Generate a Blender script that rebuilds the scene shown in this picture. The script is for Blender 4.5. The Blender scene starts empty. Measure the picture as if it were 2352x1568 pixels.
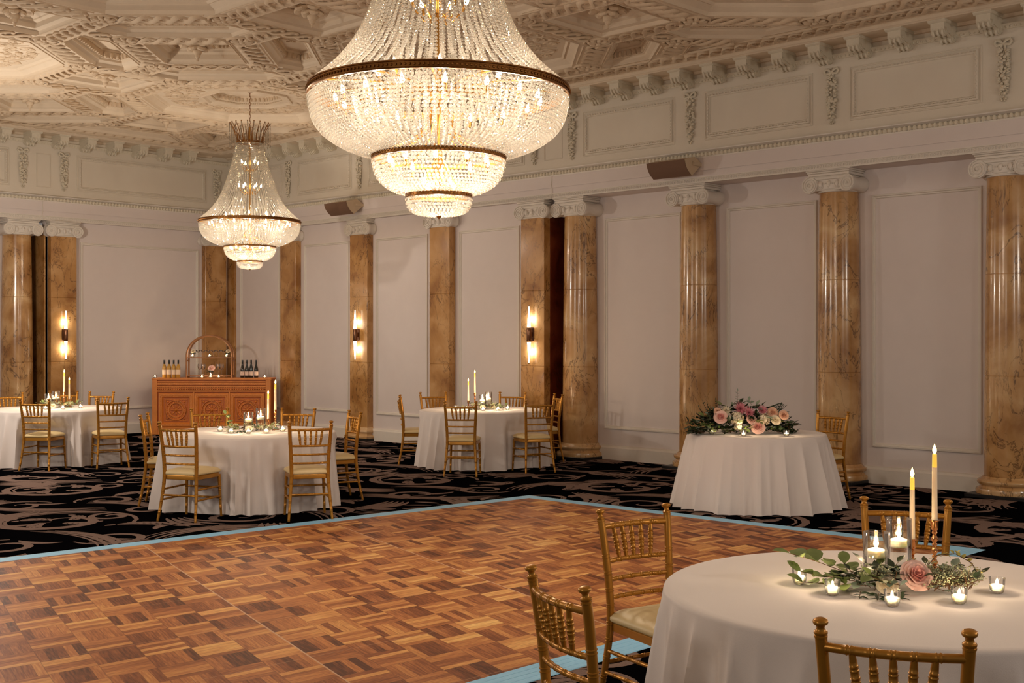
import bpy, bmesh, math, random
from mathutils import Vector, Matrix
R = random.Random(7)
PI = math.pi
sc = bpy.context.scene
COL = sc.collection
cos, sin, pi = math.cos, math.sin, math.pi

# ------------------------------------------------------------------ frame
DLX, DLY = 0.69071, 0.72314
CAMH = 1.75
def C2R(X, Y):                       # plan seen from the camera -> room axes (x along the bar wall, y along the column wall)
    return (DLX * X + DLY * Y, -DLY * X + DLX * Y)
def rdir(X, Y):
    a, b = C2R(X, Y); n = math.hypot(a, b); return (a / n, b / n)

# ------------------------------------------------------------------ materials
def new_mat(name):
    m = bpy.data.materials.new(name); m.use_nodes = True
    nt = m.node_tree
    for n in list(nt.nodes): nt.nodes.remove(n)
    out = nt.nodes.new('ShaderNodeOutputMaterial')
    return m, nt, out
def N(nt, typ, **kw):
    n = nt.nodes.new(typ)
    for k, v in kw.items():
        if k in n.inputs.keys() if hasattr(n.inputs, 'keys') else False: n.inputs[k].default_value = v
        else: setattr(n, k, v)
    return n
def srgb(r, g, b):
    f = lambda c: (c / 255 / 12.92) if c / 255 <= 0.04045 else ((c / 255 + 0.055) / 1.055) ** 2.4
    return (f(r), f(g), f(b), 1)
def pbr(name, col, rough=0.5, metal=0.0, noise=0.0, nscale=20, bump=0.0, bscale=80, spec=None, coat=0, trans=0, sss=0, emis=None, estr=0, sheen=0):
    m, nt, out = new_mat(name)
    p = nt.nodes.new('ShaderNodeBsdfPrincipled')
    nt.links.new(p.outputs[0], out.inputs[0])
    p.inputs['Base Color'].default_value = col
    p.inputs['Roughness'].default_value = rough
    p.inputs['Metallic'].default_value = metal
    if spec is not None: p.inputs['Specular IOR Level'].default_value = spec
    if coat: p.inputs['Coat Weight'].default_value = coat; p.inputs['Coat Roughness'].default_value = 0.06
    if trans: p.inputs['Transmission Weight'].default_value = trans
    if sheen: p.inputs['Sheen Weight'].default_value = sheen
    if emis: p.inputs['Emission Color'].default_value = emis; p.inputs['Emission Strength'].default_value = estr
    if noise or bump:
        tc = nt.nodes.new('ShaderNodeNewGeometry')
        if noise:
            nz = nt.nodes.new('ShaderNodeTexNoise'); nz.inputs['Scale'].default_value = nscale; nz.inputs['Detail'].default_value = 4
            nt.links.new(tc.outputs['Position'], nz.inputs['Vector'])
            mx = nt.nodes.new('ShaderNodeMix'); mx.data_type = 'RGBA'
            mx.inputs[6].default_value = [c * (1 - noise) for c in col[:3]] + [1]
            mx.inputs[7].default_value = [min(1, c * (1 + noise)) for c in col[:3]] + [1]
            nt.links.new(nz.outputs['Fac'], mx.inputs[0]); nt.links.new(mx.outputs[2], p.inputs['Base Color'])
        if bump:
            nb = nt.nodes.new('ShaderNodeTexNoise'); nb.inputs['Scale'].default_value = bscale; nb.inputs['Detail'].default_value = 3
            nt.links.new(tc.outputs['Position'], nb.inputs['Vector'])
            bp = nt.nodes.new('ShaderNodeBump'); bp.inputs['Strength'].default_value = bump; bp.inputs['Distance'].default_value = 0.01
            nt.links.new(nb.outputs['Fac'], bp.inputs['Height']); nt.links.new(bp.outputs[0], p.inputs['Normal'])
    return m
def emit(name, col, strength, clear=False):
    m, nt, out = new_mat(name)
    e = nt.nodes.new('ShaderNodeEmission'); e.inputs[0].default_value = col; e.inputs[1].default_value = strength
    if clear:
        t = nt.nodes.new('ShaderNodeBsdfTransparent'); a = nt.nodes.new('ShaderNodeAddShader')
        nt.links.new(e.outputs[0], a.inputs[0]); nt.links.new(t.outputs[0], a.inputs[1]); nt.links.new(a.outputs[0], out.inputs[0])
    else: nt.links.new(e.outputs[0], out.inputs[0])
    return m
def clear_glass(name, tint=(1, 1, 1, 1), ior=1.45, rough=0.0, base=0.04, gain=0.9):
    m, nt, out = new_mat(name)
    t = nt.nodes.new('ShaderNodeBsdfTransparent'); t.inputs[0].default_value = tint
    g = nt.nodes.new('ShaderNodeBsdfGlossy'); g.inputs[0].default_value = (1, 1, 1, 1); g.inputs['Roughness'].default_value = rough
    lw = nt.nodes.new('ShaderNodeFresnel'); lw.inputs[0].default_value = ior
    ml = nt.nodes.new('ShaderNodeMath'); ml.operation = 'MULTIPLY_ADD'; ml.inputs[1].default_value = gain; ml.inputs[2].default_value = base
    ml.use_clamp = True
    nt.links.new(lw.outputs[0], ml.inputs[0])
    mx = nt.nodes.new('ShaderNodeMixShader')
    nt.links.new(ml.outputs[0], mx.inputs[0]); nt.links.new(t.outputs[0], mx.inputs[1]); nt.links.new(g.outputs[0], mx.inputs[2])
    nt.links.new(mx.outputs[0], out.inputs[0]); return m
def marble(name, light, mid, dark, vein=(0.05, 0.018, 0.006, 1)):
    m, nt, out = new_mat(name)
    p = nt.nodes.new('ShaderNodeBsdfPrincipled'); nt.links.new(p.outputs[0], out.inputs[0])
    p.inputs['Roughness'].default_value = 0.22; p.inputs['Coat Weight'].default_value = 0.35; p.inputs['Coat Roughness'].default_value = 0.08
    g = nt.nodes.new('ShaderNodeNewGeometry')
    n1 = nt.nodes.new('ShaderNodeTexNoise'); n1.inputs['Scale'].default_value = 2.2; n1.inputs['Detail'].default_value = 6; n1.inputs['Distortion'].default_value = 0.6
    nt.links.new(g.outputs['Position'], n1.inputs['Vector'])
    cr = nt.nodes.new('ShaderNodeValToRGB'); e = cr.color_ramp.elements
    e[0].position = 0.3; e[0].color = dark; e[1].position = 0.72; e[1].color = light
    k = cr.color_ramp.elements.new(0.5); k.color = mid
    nt.links.new(n1.outputs['Fac'], cr.inputs[0])
    # veins: thin contour of a warped noise
    mp = nt.nodes.new('ShaderNodeMapping'); mp.inputs['Scale'].default_value = (2.4, 2.4, 1.1)
    nt.links.new(g.outputs['Position'], mp.inputs[0])
    n2 = nt.nodes.new('ShaderNodeTexNoise'); n2.inputs['Scale'].default_value = 1.6; n2.inputs['Detail'].default_value = 9; n2.inputs['Roughness'].default_value = 0.62; n2.inputs['Distortion'].default_value = 0.9
    nt.links.new(mp.outputs[0], n2.inputs['Vector'])
    s = nt.nodes.new('ShaderNodeMath'); s.operation = 'SUBTRACT'; s.inputs[1].default_value = 0.5
    a = nt.nodes.new('ShaderNodeMath'); a.operation = 'ABSOLUTE'
    nt.links.new(n2.outputs['Fac'], s.inputs[0]); nt.links.new(s.outputs[0], a.inputs[0])
    r2 = nt.nodes.new('ShaderNodeMapRange'); r2.inputs['From Min'].default_value = 0.0; r2.inputs['From Max'].default_value = 0.016
    r2.inputs['To Min'].default_value = 0.85; r2.inputs['To Max'].default_value = 0.0
    nt.links.new(a.outputs[0], r2.inputs['Value'])
    n3 = nt.nodes.new('ShaderNodeTexNoise'); n3.inputs['Scale'].default_value = 1.3; n3.inputs['Detail'].default_value = 2
    nt.links.new(g.outputs['Position'], n3.inputs['Vector'])
    r3 = nt.nodes.new('ShaderNodeMapRange'); r3.inputs['From Min'].default_value = 0.36; r3.inputs['From Max'].default_value = 0.56
    nt.links.new(n3.outputs['Fac'], r3.inputs['Value'])
    ml = nt.nodes.new('ShaderNodeMath'); ml.operation = 'MULTIPLY'
    nt.links.new(r2.outputs[0], ml.inputs[0]); nt.links.new(r3.outputs[0], ml.inputs[1])
    mx = nt.nodes.new('ShaderNodeMix'); mx.data_type = 'RGBA'; mx.inputs[7].default_value = vein
    nt.links.new(ml.outputs[0], mx.inputs[0]); nt.links.new(cr.outputs[0], mx.inputs[6]); nt.links.new(mx.outputs[2], p.inputs['Base Color'])
    return m
def parquet_mat():
    m, nt, out = new_mat('parquet')
    p = nt.nodes.new('ShaderNodeBsdfPrincipled'); nt.links.new(p.outputs[0], out.inputs[0])
    p.inputs['Roughness'].default_value = 0.5; p.inputs['Specular IOR Level'].default_value = 0.2
    L = nt.links.new
    uv = nt.nodes.new('ShaderNodeUVMap'); uv.uv_map = 'plan'
    sp = nt.nodes.new('ShaderNodeSeparateXYZ'); L(uv.outputs[0], sp.inputs[0])
    def M(op, a, b=None, c=None):
        n = nt.nodes.new('ShaderNodeMath'); n.operation = op
        for i, v in enumerate((a, b, c)):
            if v is None: continue
            if isinstance(v, (int, float)): n.inputs[i].default_value = v
            else: L(v, n.inputs[i])
        return n.outputs[0]
    S = 0.265
    u = M('DIVIDE', sp.outputs[0], S); v = M('DIVIDE', sp.outputs[1], S)
    cu = M('FLOOR', u); cv = M('FLOOR', v); fu = M('FRACT', u); fv = M('FRACT', v)
    par = M('FLOORED_MODULO', M('ADD', cu, cv), 2.0)
    t = M('ADD', M('MULTIPLY', fu, M('SUBTRACT', 1.0, par)), M('MULTIPLY', fv, par))
    w = M('ADD', M('MULTIPLY', fv, M('SUBTRACT', 1.0, par)), M('MULTIPLY', fu, par))
    t5 = M('MULTIPLY', t, 5.0); fi = M('FLOOR', t5); ff = M('FRACT', t5)
    cb = nt.nodes.new('ShaderNodeCombineXYZ'); L(cu, cb.inputs[0]); L(cv, cb.inputs[1]); L(fi, cb.inputs[2])
    wn = nt.nodes.new('ShaderNodeTexWhiteNoise'); wn.noise_dimensions = '3D'; L(cb.outputs[0], wn.inputs['Vector'])
    cb2 = nt.nodes.new('ShaderNodeCombineXYZ'); L(cu, cb2.inputs[0]); L(cv, cb2.inputs[1])
    wn2 = nt.nodes.new('ShaderNodeTexWhiteNoise'); wn2.noise_dimensions = '2D'; L(cb2.outputs[0], wn2.inputs['Vector'])
    # grain along the finger
    gx = nt.nodes.new('ShaderNodeCombineXYZ'); L(M('MULTIPLY_ADD', wn.outputs['Value'], 37.0, M('MULTIPLY', t, 9.0)), gx.inputs[0]); L(M('MULTIPLY_ADD', wn2.outputs['Value'], 11.0, M('MULTIPLY', w, 0.8)), gx.inputs[1])
    gn = nt.nodes.new('ShaderNodeTexNoise'); gn.inputs['Scale'].default_value = 2.4; gn.inputs['Detail'].default_value = 5; L(gx.outputs[0], gn.inputs['Vector'])
    big = nt.nodes.new('ShaderNodeTexNoise'); big.inputs['Scale'].default_value = 0.9; big.inputs['Detail'].default_value = 1; L(uv.outputs[0], big.inputs['Vector'])
    k = M('ADD', M('MULTIPLY', wn.outputs['Value'], 0.50), M('MULTIPLY', wn2.outputs['Value'], 0.14))
    k = M('ADD', k, M('MULTIPLY', M('SUBTRACT', gn.outputs['Fac'], 0.5), 0.75))
    k = M('ADD', k, M('MULTIPLY', par, 0.22))
    k = M('ADD', k, M('MULTIPLY', M('SUBTRACT', big.outputs['Fac'], 0.5), 0.5))
    cr = nt.nodes.new('ShaderNodeValToRGB'); e = cr.color_ramp.elements
    e[0].position = 0.0; e[0].color = srgb(84, 44, 23); e[1].position = 1.0; e[1].color = srgb(240, 196, 122)
    for pos, c in ((0.26, srgb(138, 78, 42)), (0.5, srgb(182, 116, 65)), (0.76, srgb(214, 156, 90))):
        cr.color_ramp.elements.new(pos).color = c
    L(k, cr.inputs[0])
    def edge(x, wd):
        return M('LESS_THAN', M('MINIMUM', x, M('SUBTRACT', 1.0, x)), wd)
    ed = M('MAXIMUM', M('MULTIPLY', edge(ff, 0.035), 0.45), M('MULTIPLY', M('MAXIMUM', edge(fu, 0.009), edge(fv, 0.009)), 0.4))
    mx = nt.nodes.new('ShaderNodeMix'); mx.data_type = 'RGBA'; mx.inputs[7].default_value = srgb(70, 34, 18)
    L(ed, mx.inputs[0]); L(cr.outputs[0], mx.inputs[6])
    # metal seams between the 0.914 m panels
    pu = M('FRACT', M('DIVIDE', M('ADD', sp.outputs[0], 0.006), 1.855)); pv = M('FRACT', M('DIVIDE', M('ADD', sp.outputs[1], 0.006), 0.9144))
    sm = M('MAXIMUM', M('LESS_THAN', pu, 0.0055), M('MULTIPLY', M('LESS_THAN', pv, 0.006), 0.45))
    mx2 = nt.nodes.new('ShaderNodeMix'); mx2.data_type = 'RGBA'; mx2.inputs[7].default_value = srgb(196, 158, 126)
    L(sm, mx2.inputs[0]); L(mx.outputs[2], mx2.inputs[6]); L(mx2.outputs[2], p.inputs['Base Color'])
    return m

M = {}
M['wall'] = pbr('wall_paint', srgb(218, 207, 203), 0.75, noise=0.03, nscale=6, bump=0.08, bscale=220)
M['frieze'] = pbr('frieze_paint', srgb(216, 206, 190), 0.75, noise=0.03, nscale=5, bump=0.08, bscale=220)
M['trim'] = pbr('trim_paint', srgb(220, 212, 202), 0.6, noise=0.04, nscale=14)
M['ornament'] = pbr('ornament_plaster', srgb(214, 204, 184), 0.75, noise=0.06, nscale=30, bump=0.2, bscale=140)
M['ceil'] = pbr('ceiling_plaster', srgb(220, 202, 178), 0.8, noise=0.05, nscale=8, bump=0.25, bscale=90)
M['ceilrelief'] = pbr('ceiling_relief_plaster', srgb(212, 190, 162), 0.8, noise=0.08, nscale=25, bump=0.35, bscale=110)
M['marble'] = marble('golden_marble', srgb(212, 176, 128), srgb(186, 142, 90), srgb(148, 102, 54))
M['marblebase'] = marble('base_marble', srgb(214, 182, 140), srgb(200, 160, 110), srgb(176, 128, 74))
M['marbleflat'] = marble('pilaster_marble', srgb(204, 160, 106), srgb(178, 130, 74), srgb(144, 96, 46))
M['marbleshade'] = marble('shaded_pilaster_marble', srgb(128, 62, 34), srgb(104, 44, 24), srgb(74, 26, 14))  # pilaster marble with the shade of the slot side put into its colour
M['black'] = pbr('black_plinth', (0.006, 0.005, 0.005, 1), 0.4)
M['slot'] = pbr('slot_lining', srgb(70, 52, 40), 0.8)
M['carpet'] = pbr('carpet_black', (0.0022, 0.002, 0.0026, 1), 0.95, spec=0.0, bump=0.3, bscale=300)
M['carpetpat'] = pbr('carpet_taupe', srgb(128, 108, 100), 0.95, noise=0.4, nscale=120, spec=0.0, bump=0.4, bscale=260)
M['parquet'] = parquet_mat()
M['edge'] = pbr('blue_aluminium_edge', srgb(146, 208, 255), 0.45, 0.0, noise=0.15, nscale=40)
M['gold'] = pbr('gold_chair_paint', srgb(182, 126, 44), 0.3, 0.5, noise=0.12, nscale=14)
M['cushion'] = pbr('ivory_cushion_vinyl', srgb(226, 202, 150), 0.45, bump=0.05, bscale=400)
M['cloth'] = pbr('white_tablecloth', srgb(232, 222, 217), 0.85, sheen=0.2, bump=0.12, bscale=420)
M['brass'] = pbr('chandelier_brass', srgb(176, 128, 62), 0.28, 0.9)
M['brassdark'] = pbr('aged_brass', srgb(138, 92, 44), 0.35, 0.85)
M['copper'] = pbr('rose_gold_metal', srgb(198, 136, 84), 0.2, 0.95)
M['bronze'] = pbr('sconce_bronze', srgb(120, 84, 62), 0.25, 0.9)
def crystal_mat():
    m, nt, out = new_mat('crystal'); L = nt.links.new
    t = nt.nodes.new('ShaderNodeBsdfTransparent'); t.inputs[0].default_value = (.89, .83, .74, 1)
    g = nt.nodes.new('ShaderNodeBsdfGlossy'); g.inputs['Roughness'].default_value = 0.03
    d = nt.nodes.new('ShaderNodeBsdfDiffuse'); d.inputs[0].default_value = (.95, .90, .82, 1)
    tr = nt.nodes.new('ShaderNodeBsdfTranslucent'); tr.inputs[0].default_value = (.95, .90, .82, 1)
    lw = nt.nodes.new('ShaderNodeFresnel'); lw.inputs[0].default_value = 1.8
    a = nt.nodes.new('ShaderNodeMixShader'); L(lw.outputs[0], a.inputs[0]); L(t.outputs[0], a.inputs[1]); L(g.outputs[0], a.inputs[2])
    b = nt.nodes.new('ShaderNodeMixShader'); b.inputs[0].default_value = .5; L(d.outputs[0], b.inputs[1]); L(tr.outputs[0], b.inputs[2])
    c = nt.nodes.new('ShaderNodeMixShader'); c.inputs[0].default_value = .15; L(a.outputs[0], c.inputs[1]); L(b.outputs[0], c.inputs[2])
    L(c.outputs[0], out.inputs[0]); return m
M['crystal'] = crystal_mat()
M['glass'] = clear_glass('thin_glass', (0.985, 0.985, 0.985, 1), 1.45, 0.0, 0.025, 0.8)
M['water'] = clear_glass('water', (0.97, 0.975, 0.97, 1), 1.33, 0.0, 0.01, 0.7)
M['wax'] = pbr('ivory_wax', srgb(250, 236, 212), 0.5)
M['waxtaper'] = pbr('taper_wax', srgb(248, 226, 196), 0.45)
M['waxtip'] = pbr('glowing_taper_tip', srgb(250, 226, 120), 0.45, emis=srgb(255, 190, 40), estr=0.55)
M['waxlit'] = pbr('tealight_wax', srgb(255, 246, 226), 0.5)
for k_, r_ in (('waxlit', .03), ('waxtaper', .012)):
    q_ = [n for n in M[k_].node_tree.nodes if n.type == 'BSDF_PRINCIPLED'][0]
    q_.inputs['Subsurface Weight'].default_value = .9; q_.inputs['Subsurface Radius'].default_value = (1, .92, .84); q_.inputs['Subsurface Scale'].default_value = r_
M['flame'] = emit('flame', (1, 0.66, 0.30, 1), 9, True)
M['flametaper'] = emit('taper_flame', (1, 0.60, 0.18, 1), 7, True)
M['bulb'] = emit('bulb', (1, 0.78, 0.48, 1), 60)
M['sconceglass'] = pbr('lit_sconce_crystal', (1, 1, 1, 1), 0.1, emis=(1, 0.9, 0.72, 1), estr=5.0)
M['grille'] = pbr('speaker_grille', srgb(112, 84, 66), 0.9, noise=0.2, nscale=700)
M['spkbody'] = pbr('speaker_cabinet', srgb(198, 176, 148), 0.6)
M['wood'] = pbr('carved_oak', srgb(216, 130, 54), 0.42, noise=0.22, nscale=9, bump=0.15, bscale=60)
M['wooddark'] = pbr('carved_oak_recess', srgb(190, 104, 44), 0.5, noise=0.2, nscale=9)
M['archwood'] = pbr('arch_bentwood', srgb(150, 100, 58), 0.45, noise=0.15, nscale=12)
M['wineyellow'] = pbr('white_wine_bottle', srgb(186, 142, 62), 0.08, spec=0.6, coat=0.3)
M['winedark'] = pbr('red_wine_bottle', (0.006, 0.007, 0.005, 1), 0.08, spec=0.6, coat=0.3)
M['cap'] = pbr('black_capsule', (0.008, 0.008, 0.008, 1), 0.3)
M['label'] = pbr('cream_bottle_label', srgb(232, 210, 184), 0.7, noise=0.1, nscale=120)
M['label2'] = pbr('dark_bottle_label', srgb(214, 190, 176), 0.7, noise=0.5, nscale=90)
M['leaf'] = pbr('eucalyptus_leaf', srgb(118, 134, 76), 0.5, noise=0.3, nscale=30)
M['leafblue'] = pbr('blue_grey_leaf', srgb(130, 146, 128), 0.55, noise=0.2, nscale=30)
M['leafdark'] = pbr('dark_green_leaf', srgb(34, 52, 26), 0.45, noise=0.4, nscale=25)
M['leafyellow'] = pbr('yellow_green_leaf', srgb(172, 160, 70), 0.5, noise=0.25, nscale=40)
M['seed'] = pbr('seeded_sprig', srgb(166, 170, 132), 0.6, noise=0.3, nscale=60)
M['stem'] = pbr('stem', srgb(104, 72, 44), 0.6)
M['rose'] = pbr('pink_rose', srgb(240, 198, 184), 0.55, noise=0.08, nscale=40)
M['roseheart'] = pbr('rose_heart', srgb(234, 172, 162), 0.55, noise=0.1, nscale=40)
M['rosepeach'] = pbr('peach_rose', srgb(230, 184, 156), 0.55, noise=0.08, nscale=40)
M['dahlia'] = pbr('pink_dahlia', srgb(214, 132, 144), 0.55, noise=0.15, nscale=40)
M['cream'] = pbr('cream_flower', srgb(238, 224, 196), 0.55, noise=0.06, nscale=40)
M['greenbud'] = pbr('green_bud', srgb(112, 138, 60), 0.5)
M['plate'] = pbr('switch_plate', srgb(190, 176, 160), 0.5)

# ------------------------------------------------------------------ mesh builder
class MB:
    def __init__(s): s.v = []; s.f = []; s.m = []
    def add(s, verts, faces, mat=0, X=None):
        o = len(s.v)
        if X is not None: verts = [tuple(X @ Vector(p)) for p in verts]
        s.v.extend(tuple(p) for p in verts)
        for f in faces: s.f.append(tuple(i + o for i in f)); s.m.append(mat)
    def box(s, x0, x1, y0, y1, z0, z1, mat=0, X=None, bev=0.0):
        if bev <= 0:
            v = [(x0, y0, z0), (x1, y0, z0), (x1, y1, z0), (x0, y1, z0), (x0, y0, z1), (x1, y0, z1), (x1, y1, z1), (x0, y1, z1)]
            s.add(v, [(0, 3, 2, 1), (4, 5, 6, 7), (0, 1, 5, 4), (1, 2, 6, 5), (2, 3, 7, 6), (3, 0, 4, 7)], mat, X)
        else:
            b = min(bev, (x1 - x0) / 2.01, (y1 - y0) / 2.01, (z1 - z0) / 2.01)
            ring = lambda i: [(x0 + i, y0 + i), (x1 - i, y0 + i), (x1 - i, y1 - i), (x0 + i, y1 - i)]
            def rr(i):
                c = 1 - i / b if b else 0
                k = b
                pts = []
                xa, xb, ya, yb = x0 + i, x1 - i, y0 + i, y1 - i
                q = max(1e-5, b - i) if False else b * 0.7
                pts = [(xa + q, ya), (xb - q, ya), (xb, ya + q), (xb, yb - q), (xb - q, yb), (xa + q, yb), (xa, yb - q), (xa, ya + q)]
                return pts
            L = [(b, z0), (0, z0 + b), (0, z1 - b), (b, z1)]
            v = []
            for i, z in L: v += [(x, y, z) for x, y in rr(i)]
            f = []
            for k in range(3):
                for j in range(8):
                    f.append((k * 8 + j, k * 8 + (j + 1) % 8, k * 8 + 8 + (j + 1) % 8, k * 8 + 8 + j))
            f.append(tuple(range(7, -1, -1))); f.append(tuple(range(24, 32)))
            s.add(v, f, mat, X)
    def lathe(s, prof, seg=24, mat=0, X=None, arc=2 * PI, a0=0.0, cap=True, rfun=None):
        full = abs(arc - 2 * PI) < 1e-6
        n = seg if full else seg + 1
        v = []; f = []
        for r, z in prof:
            for k in range(n):
                a = a0 + arc * k / seg
                rr = r * (rfun(a, z) if rfun else 1)
                v.append((rr * cos(a), rr * sin(a), z))
        for i in range(len(prof) - 1):
            for k in range(seg):
                k2 = (k + 1) % n if full else k + 1
                f.append((i * n + k, i * n + k2, (i + 1) * n + k2, (i + 1) * n + k))
        if cap and full:
            if prof[0][0] > 1e-6: f.append(tuple(range(n - 1, -1, -1)))
            if prof[-1][0] > 1e-6: f.append(tuple(range((len(prof) - 1) * n, len(prof) * n)))
        s.add(v, f, mat, X)
    def tube(s, pts, rad, seg=8, mat=0, X=None, cap=True, flat=1.0, closed=False):
        P = [Vector(p) for p in pts]; n = len(P)
        if not hasattr(rad, '__len__'): rad = [rad] * n
        v = []; f = []; up = None
        for i in range(n):
            if closed: t = P[(i + 1) % n] - P[i - 1]
            else: t = (P[min(i + 1, n - 1)] - P[max(i - 1, 0)])
            if t.length < 1e-9: t = Vector((0, 0, 1))
            t.normalize()
            if up is None:
                up = Vector((0, 0, 1)) if abs(t.z) < 0.9 else Vector((1, 0, 0))
            side = t.cross(up)
            if side.length < 1e-6: side = t.orthogonal()
            side.normalize(); up = side.cross(t).normalized()
            for k in range(seg):
                a = 2 * PI * k / seg
                v.append(tuple(P[i] + side * (rad[i] * cos(a)) + up * (rad[i] * sin(a) * flat)))
        m = n if closed else n - 1
        for i in range(m):
            i2 = (i + 1) % n
            for k in range(seg):
                f.append((i * seg + k, i * seg + (k + 1) % seg, i2 * seg + (k + 1) % seg, i2 * seg + k))
        if cap and not closed:
            f.append(tuple(range(seg - 1, -1, -1))); f.append(tuple(range((n - 1) * seg, n * seg)))
        s.add(v, f, mat, X)
    def ball(s, c, r, seg=8, rings=5, mat=0, X=None, sc3=(1, 1, 1)):
        v = [(c[0], c[1], c[2] - r * sc3[2])]; f = []
        for i in range(1, rings):
            ph = -PI / 2 + PI * i / rings
            for k in range(seg):
                a = 2 * PI * k / seg
                v.append((c[0] + r * sc3[0] * cos(ph) * cos(a), c[1] + r * sc3[1] * cos(ph) * sin(a), c[2] + r * sc3[2] * sin(ph)))
        v.append((c[0], c[1], c[2] + r * sc3[2])); last = len(v) - 1
        for k in range(seg):
            f.append((0, 1 + (k + 1) % seg, 1 + k))
            f.append((last, last - seg + k, last - seg + (k + 1) % seg))
        for i in range(rings - 2):
            for k in range(seg):
                a = 1 + i * seg; f.append((a + k, a + (k + 1) % seg, a + seg + (k + 1) % seg, a + seg + k))
        s.add(v, f, mat, X)
    def extrude(s, poly, d0, d1, fn, mat=0, cap=True):
        """poly: list of (p,q); fn(p,q,d)->xyz"""
        n = len(poly)
        v = [fn(p, q, d0) for p, q in poly] + [fn(p, q, d1) for p, q in poly]
        f = [(i, (i + 1) % n, n + (i + 1) % n, n + i) for i in range(n)]
        if cap: f += [tuple(range(n - 1, -1, -1)), tuple(range(n, 2 * n))]
        s.add(v, f, mat)
    def strip(s, prof, d0, d1, fn, mat=0):
        """open profile swept straight"""
        n = len(prof)
        v = [fn(p, q, d0) for p, q in prof] + [fn(p, q, d1) for p, q in prof]
        s.add(v, [(i, i + 1, n + i + 1, n + i) for i in range(n - 1)], mat)
    def build(s, name, mats, parent=None, loc=(0, 0, 0), smooth=35, recalc=True, rot=None):
        me = bpy.data.meshes.new(name)
        me.from_pydata(s.v, [], s.f)
        mats = mats if isinstance(mats, (list, tuple)) else [mats]
        for m in mats: me.materials.append(m)
        if len(mats) > 1: me.polygons.foreach_set('material_index', s.m)
        if recalc:
            b = bmesh.new(); b.from_mesh(me); bmesh.ops.recalc_face_normals(b, faces=b.faces); b.to_mesh(me); b.free()
        if smooth:
            me.polygons.foreach_set('use_smooth', [True] * len(me.polygons))
            me.set_sharp_from_angle(angle=math.radians(smooth))
        me.update()
        o = bpy.data.objects.new(name, me); COL.objects.link(o)
        if parent: o.parent = parent
        o.location = loc
        if rot: o.rotation_euler = rot
        return o
def T(x, y, z): return Matrix.Translation((x, y, z))
def RZ(a): return Matrix.Rotation(a, 4, 'Z')
def RX(a): return Matrix.Rotation(a, 4, 'X')
def RY(a): return Matrix.Rotation(a, 4, 'Y')
def S3(x, y, z): return Matrix.Diagonal((x, y, z, 1))

def tag(o, label, cat, group=None):
    o['label'] = label; o['category'] = cat
    if group: o['group'] = group
    return o
def thing(name, label, cat, loc=(0, 0, 0), rz=0.0, group=None):
    o = bpy.data.objects.new(name, None); COL.objects.link(o); o.empty_display_size = 0.1
    o.location = loc; o.rotation_euler = (0, 0, rz)
    return tag(o, label, cat, group)
def struct(o): o['kind'] = 'structure'; return o
def kids(o): return [c for c in bpy.data.objects if c.parent == o]
KIDS = {}
def dup(root, loc, rz=None, label=None, group=None, scale=None):
    if root.name not in KIDS:
        KIDS[root.name] = [(c, [(d, []) for d in kids(c)]) for c in kids(root)]
    r = root.copy(); COL.objects.link(r); r.location = loc
    if rz is not None: r.rotation_euler = (0, 0, rz)
    if scale is not None: r.scale = (scale,) * 3
    if label: r['label'] = label
    if group: r['group'] = group
    for c, sub in KIDS[root.name]:
        k = c.copy(); COL.objects.link(k); k.parent = r
        for d, _ in sub:
            q = d.copy(); COL.objects.link(q); q.parent = k
    return r

# ------------------------------------------------------------------ room shell
AW, BW = 13.13, 20.2                # face of the column wall (x) and of the bar wall (y)
REC = -0.30                         # depth of the column recesses
ZC = 5.30
FR = lambda s, d, z: (AW - d, s, z)     # column wall frame: s along, d out into the room
FL = lambda s, d, z: (s, BW - d, z)     # bar wall frame
def ext(mb, prof, s0, s1, F, mat=0, closed=True):
    """profile of (d,z) swept along the wall"""
    fn = lambda p, q, d: F(d, p, q)
    if closed: mb.extrude(prof, s0, s1, fn, mat)
    else: mb.strip(prof, s0, s1, fn, mat)
def wbox(mb, s0, s1, d0, d1, z0, z1, F, mat=0):
    ext(mb, [(d0, z0), (d1, z0), (d1, z1), (d0, z1)], s0, s1, F, mat)
def frame_mould(mb, s0, s1, z0, z1, d, F, w=0.05, h=0.026, mat=0):
    """mitred picture-frame moulding"""
    prof = [(0, 0), (0.10 * w, h), (0.42 * w, h * 1.25), (0.55 * w, h * 0.55), (0.85 * w, h * 0.7), (w, 0)]
    loops = []
    for inset, hh in prof:
        loops.append([F(s0 + inset, d + hh, z0 + inset), F(s1 - inset, d + hh, z0 + inset), F(s1 - inset, d + hh, z1 - inset), F(s0 + inset, d + hh, z1 - inset)])
    v = [p for l in loops for p in l]; f = []
    for i in range(len(loops) - 1):
        for k in range(4):
            f.append((i * 4 + k, i * 4 + (k + 1) % 4, i * 4 + 4 + (k + 1) % 4, i * 4 + 4 + k))
    mb.add(v, f, mat)

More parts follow.
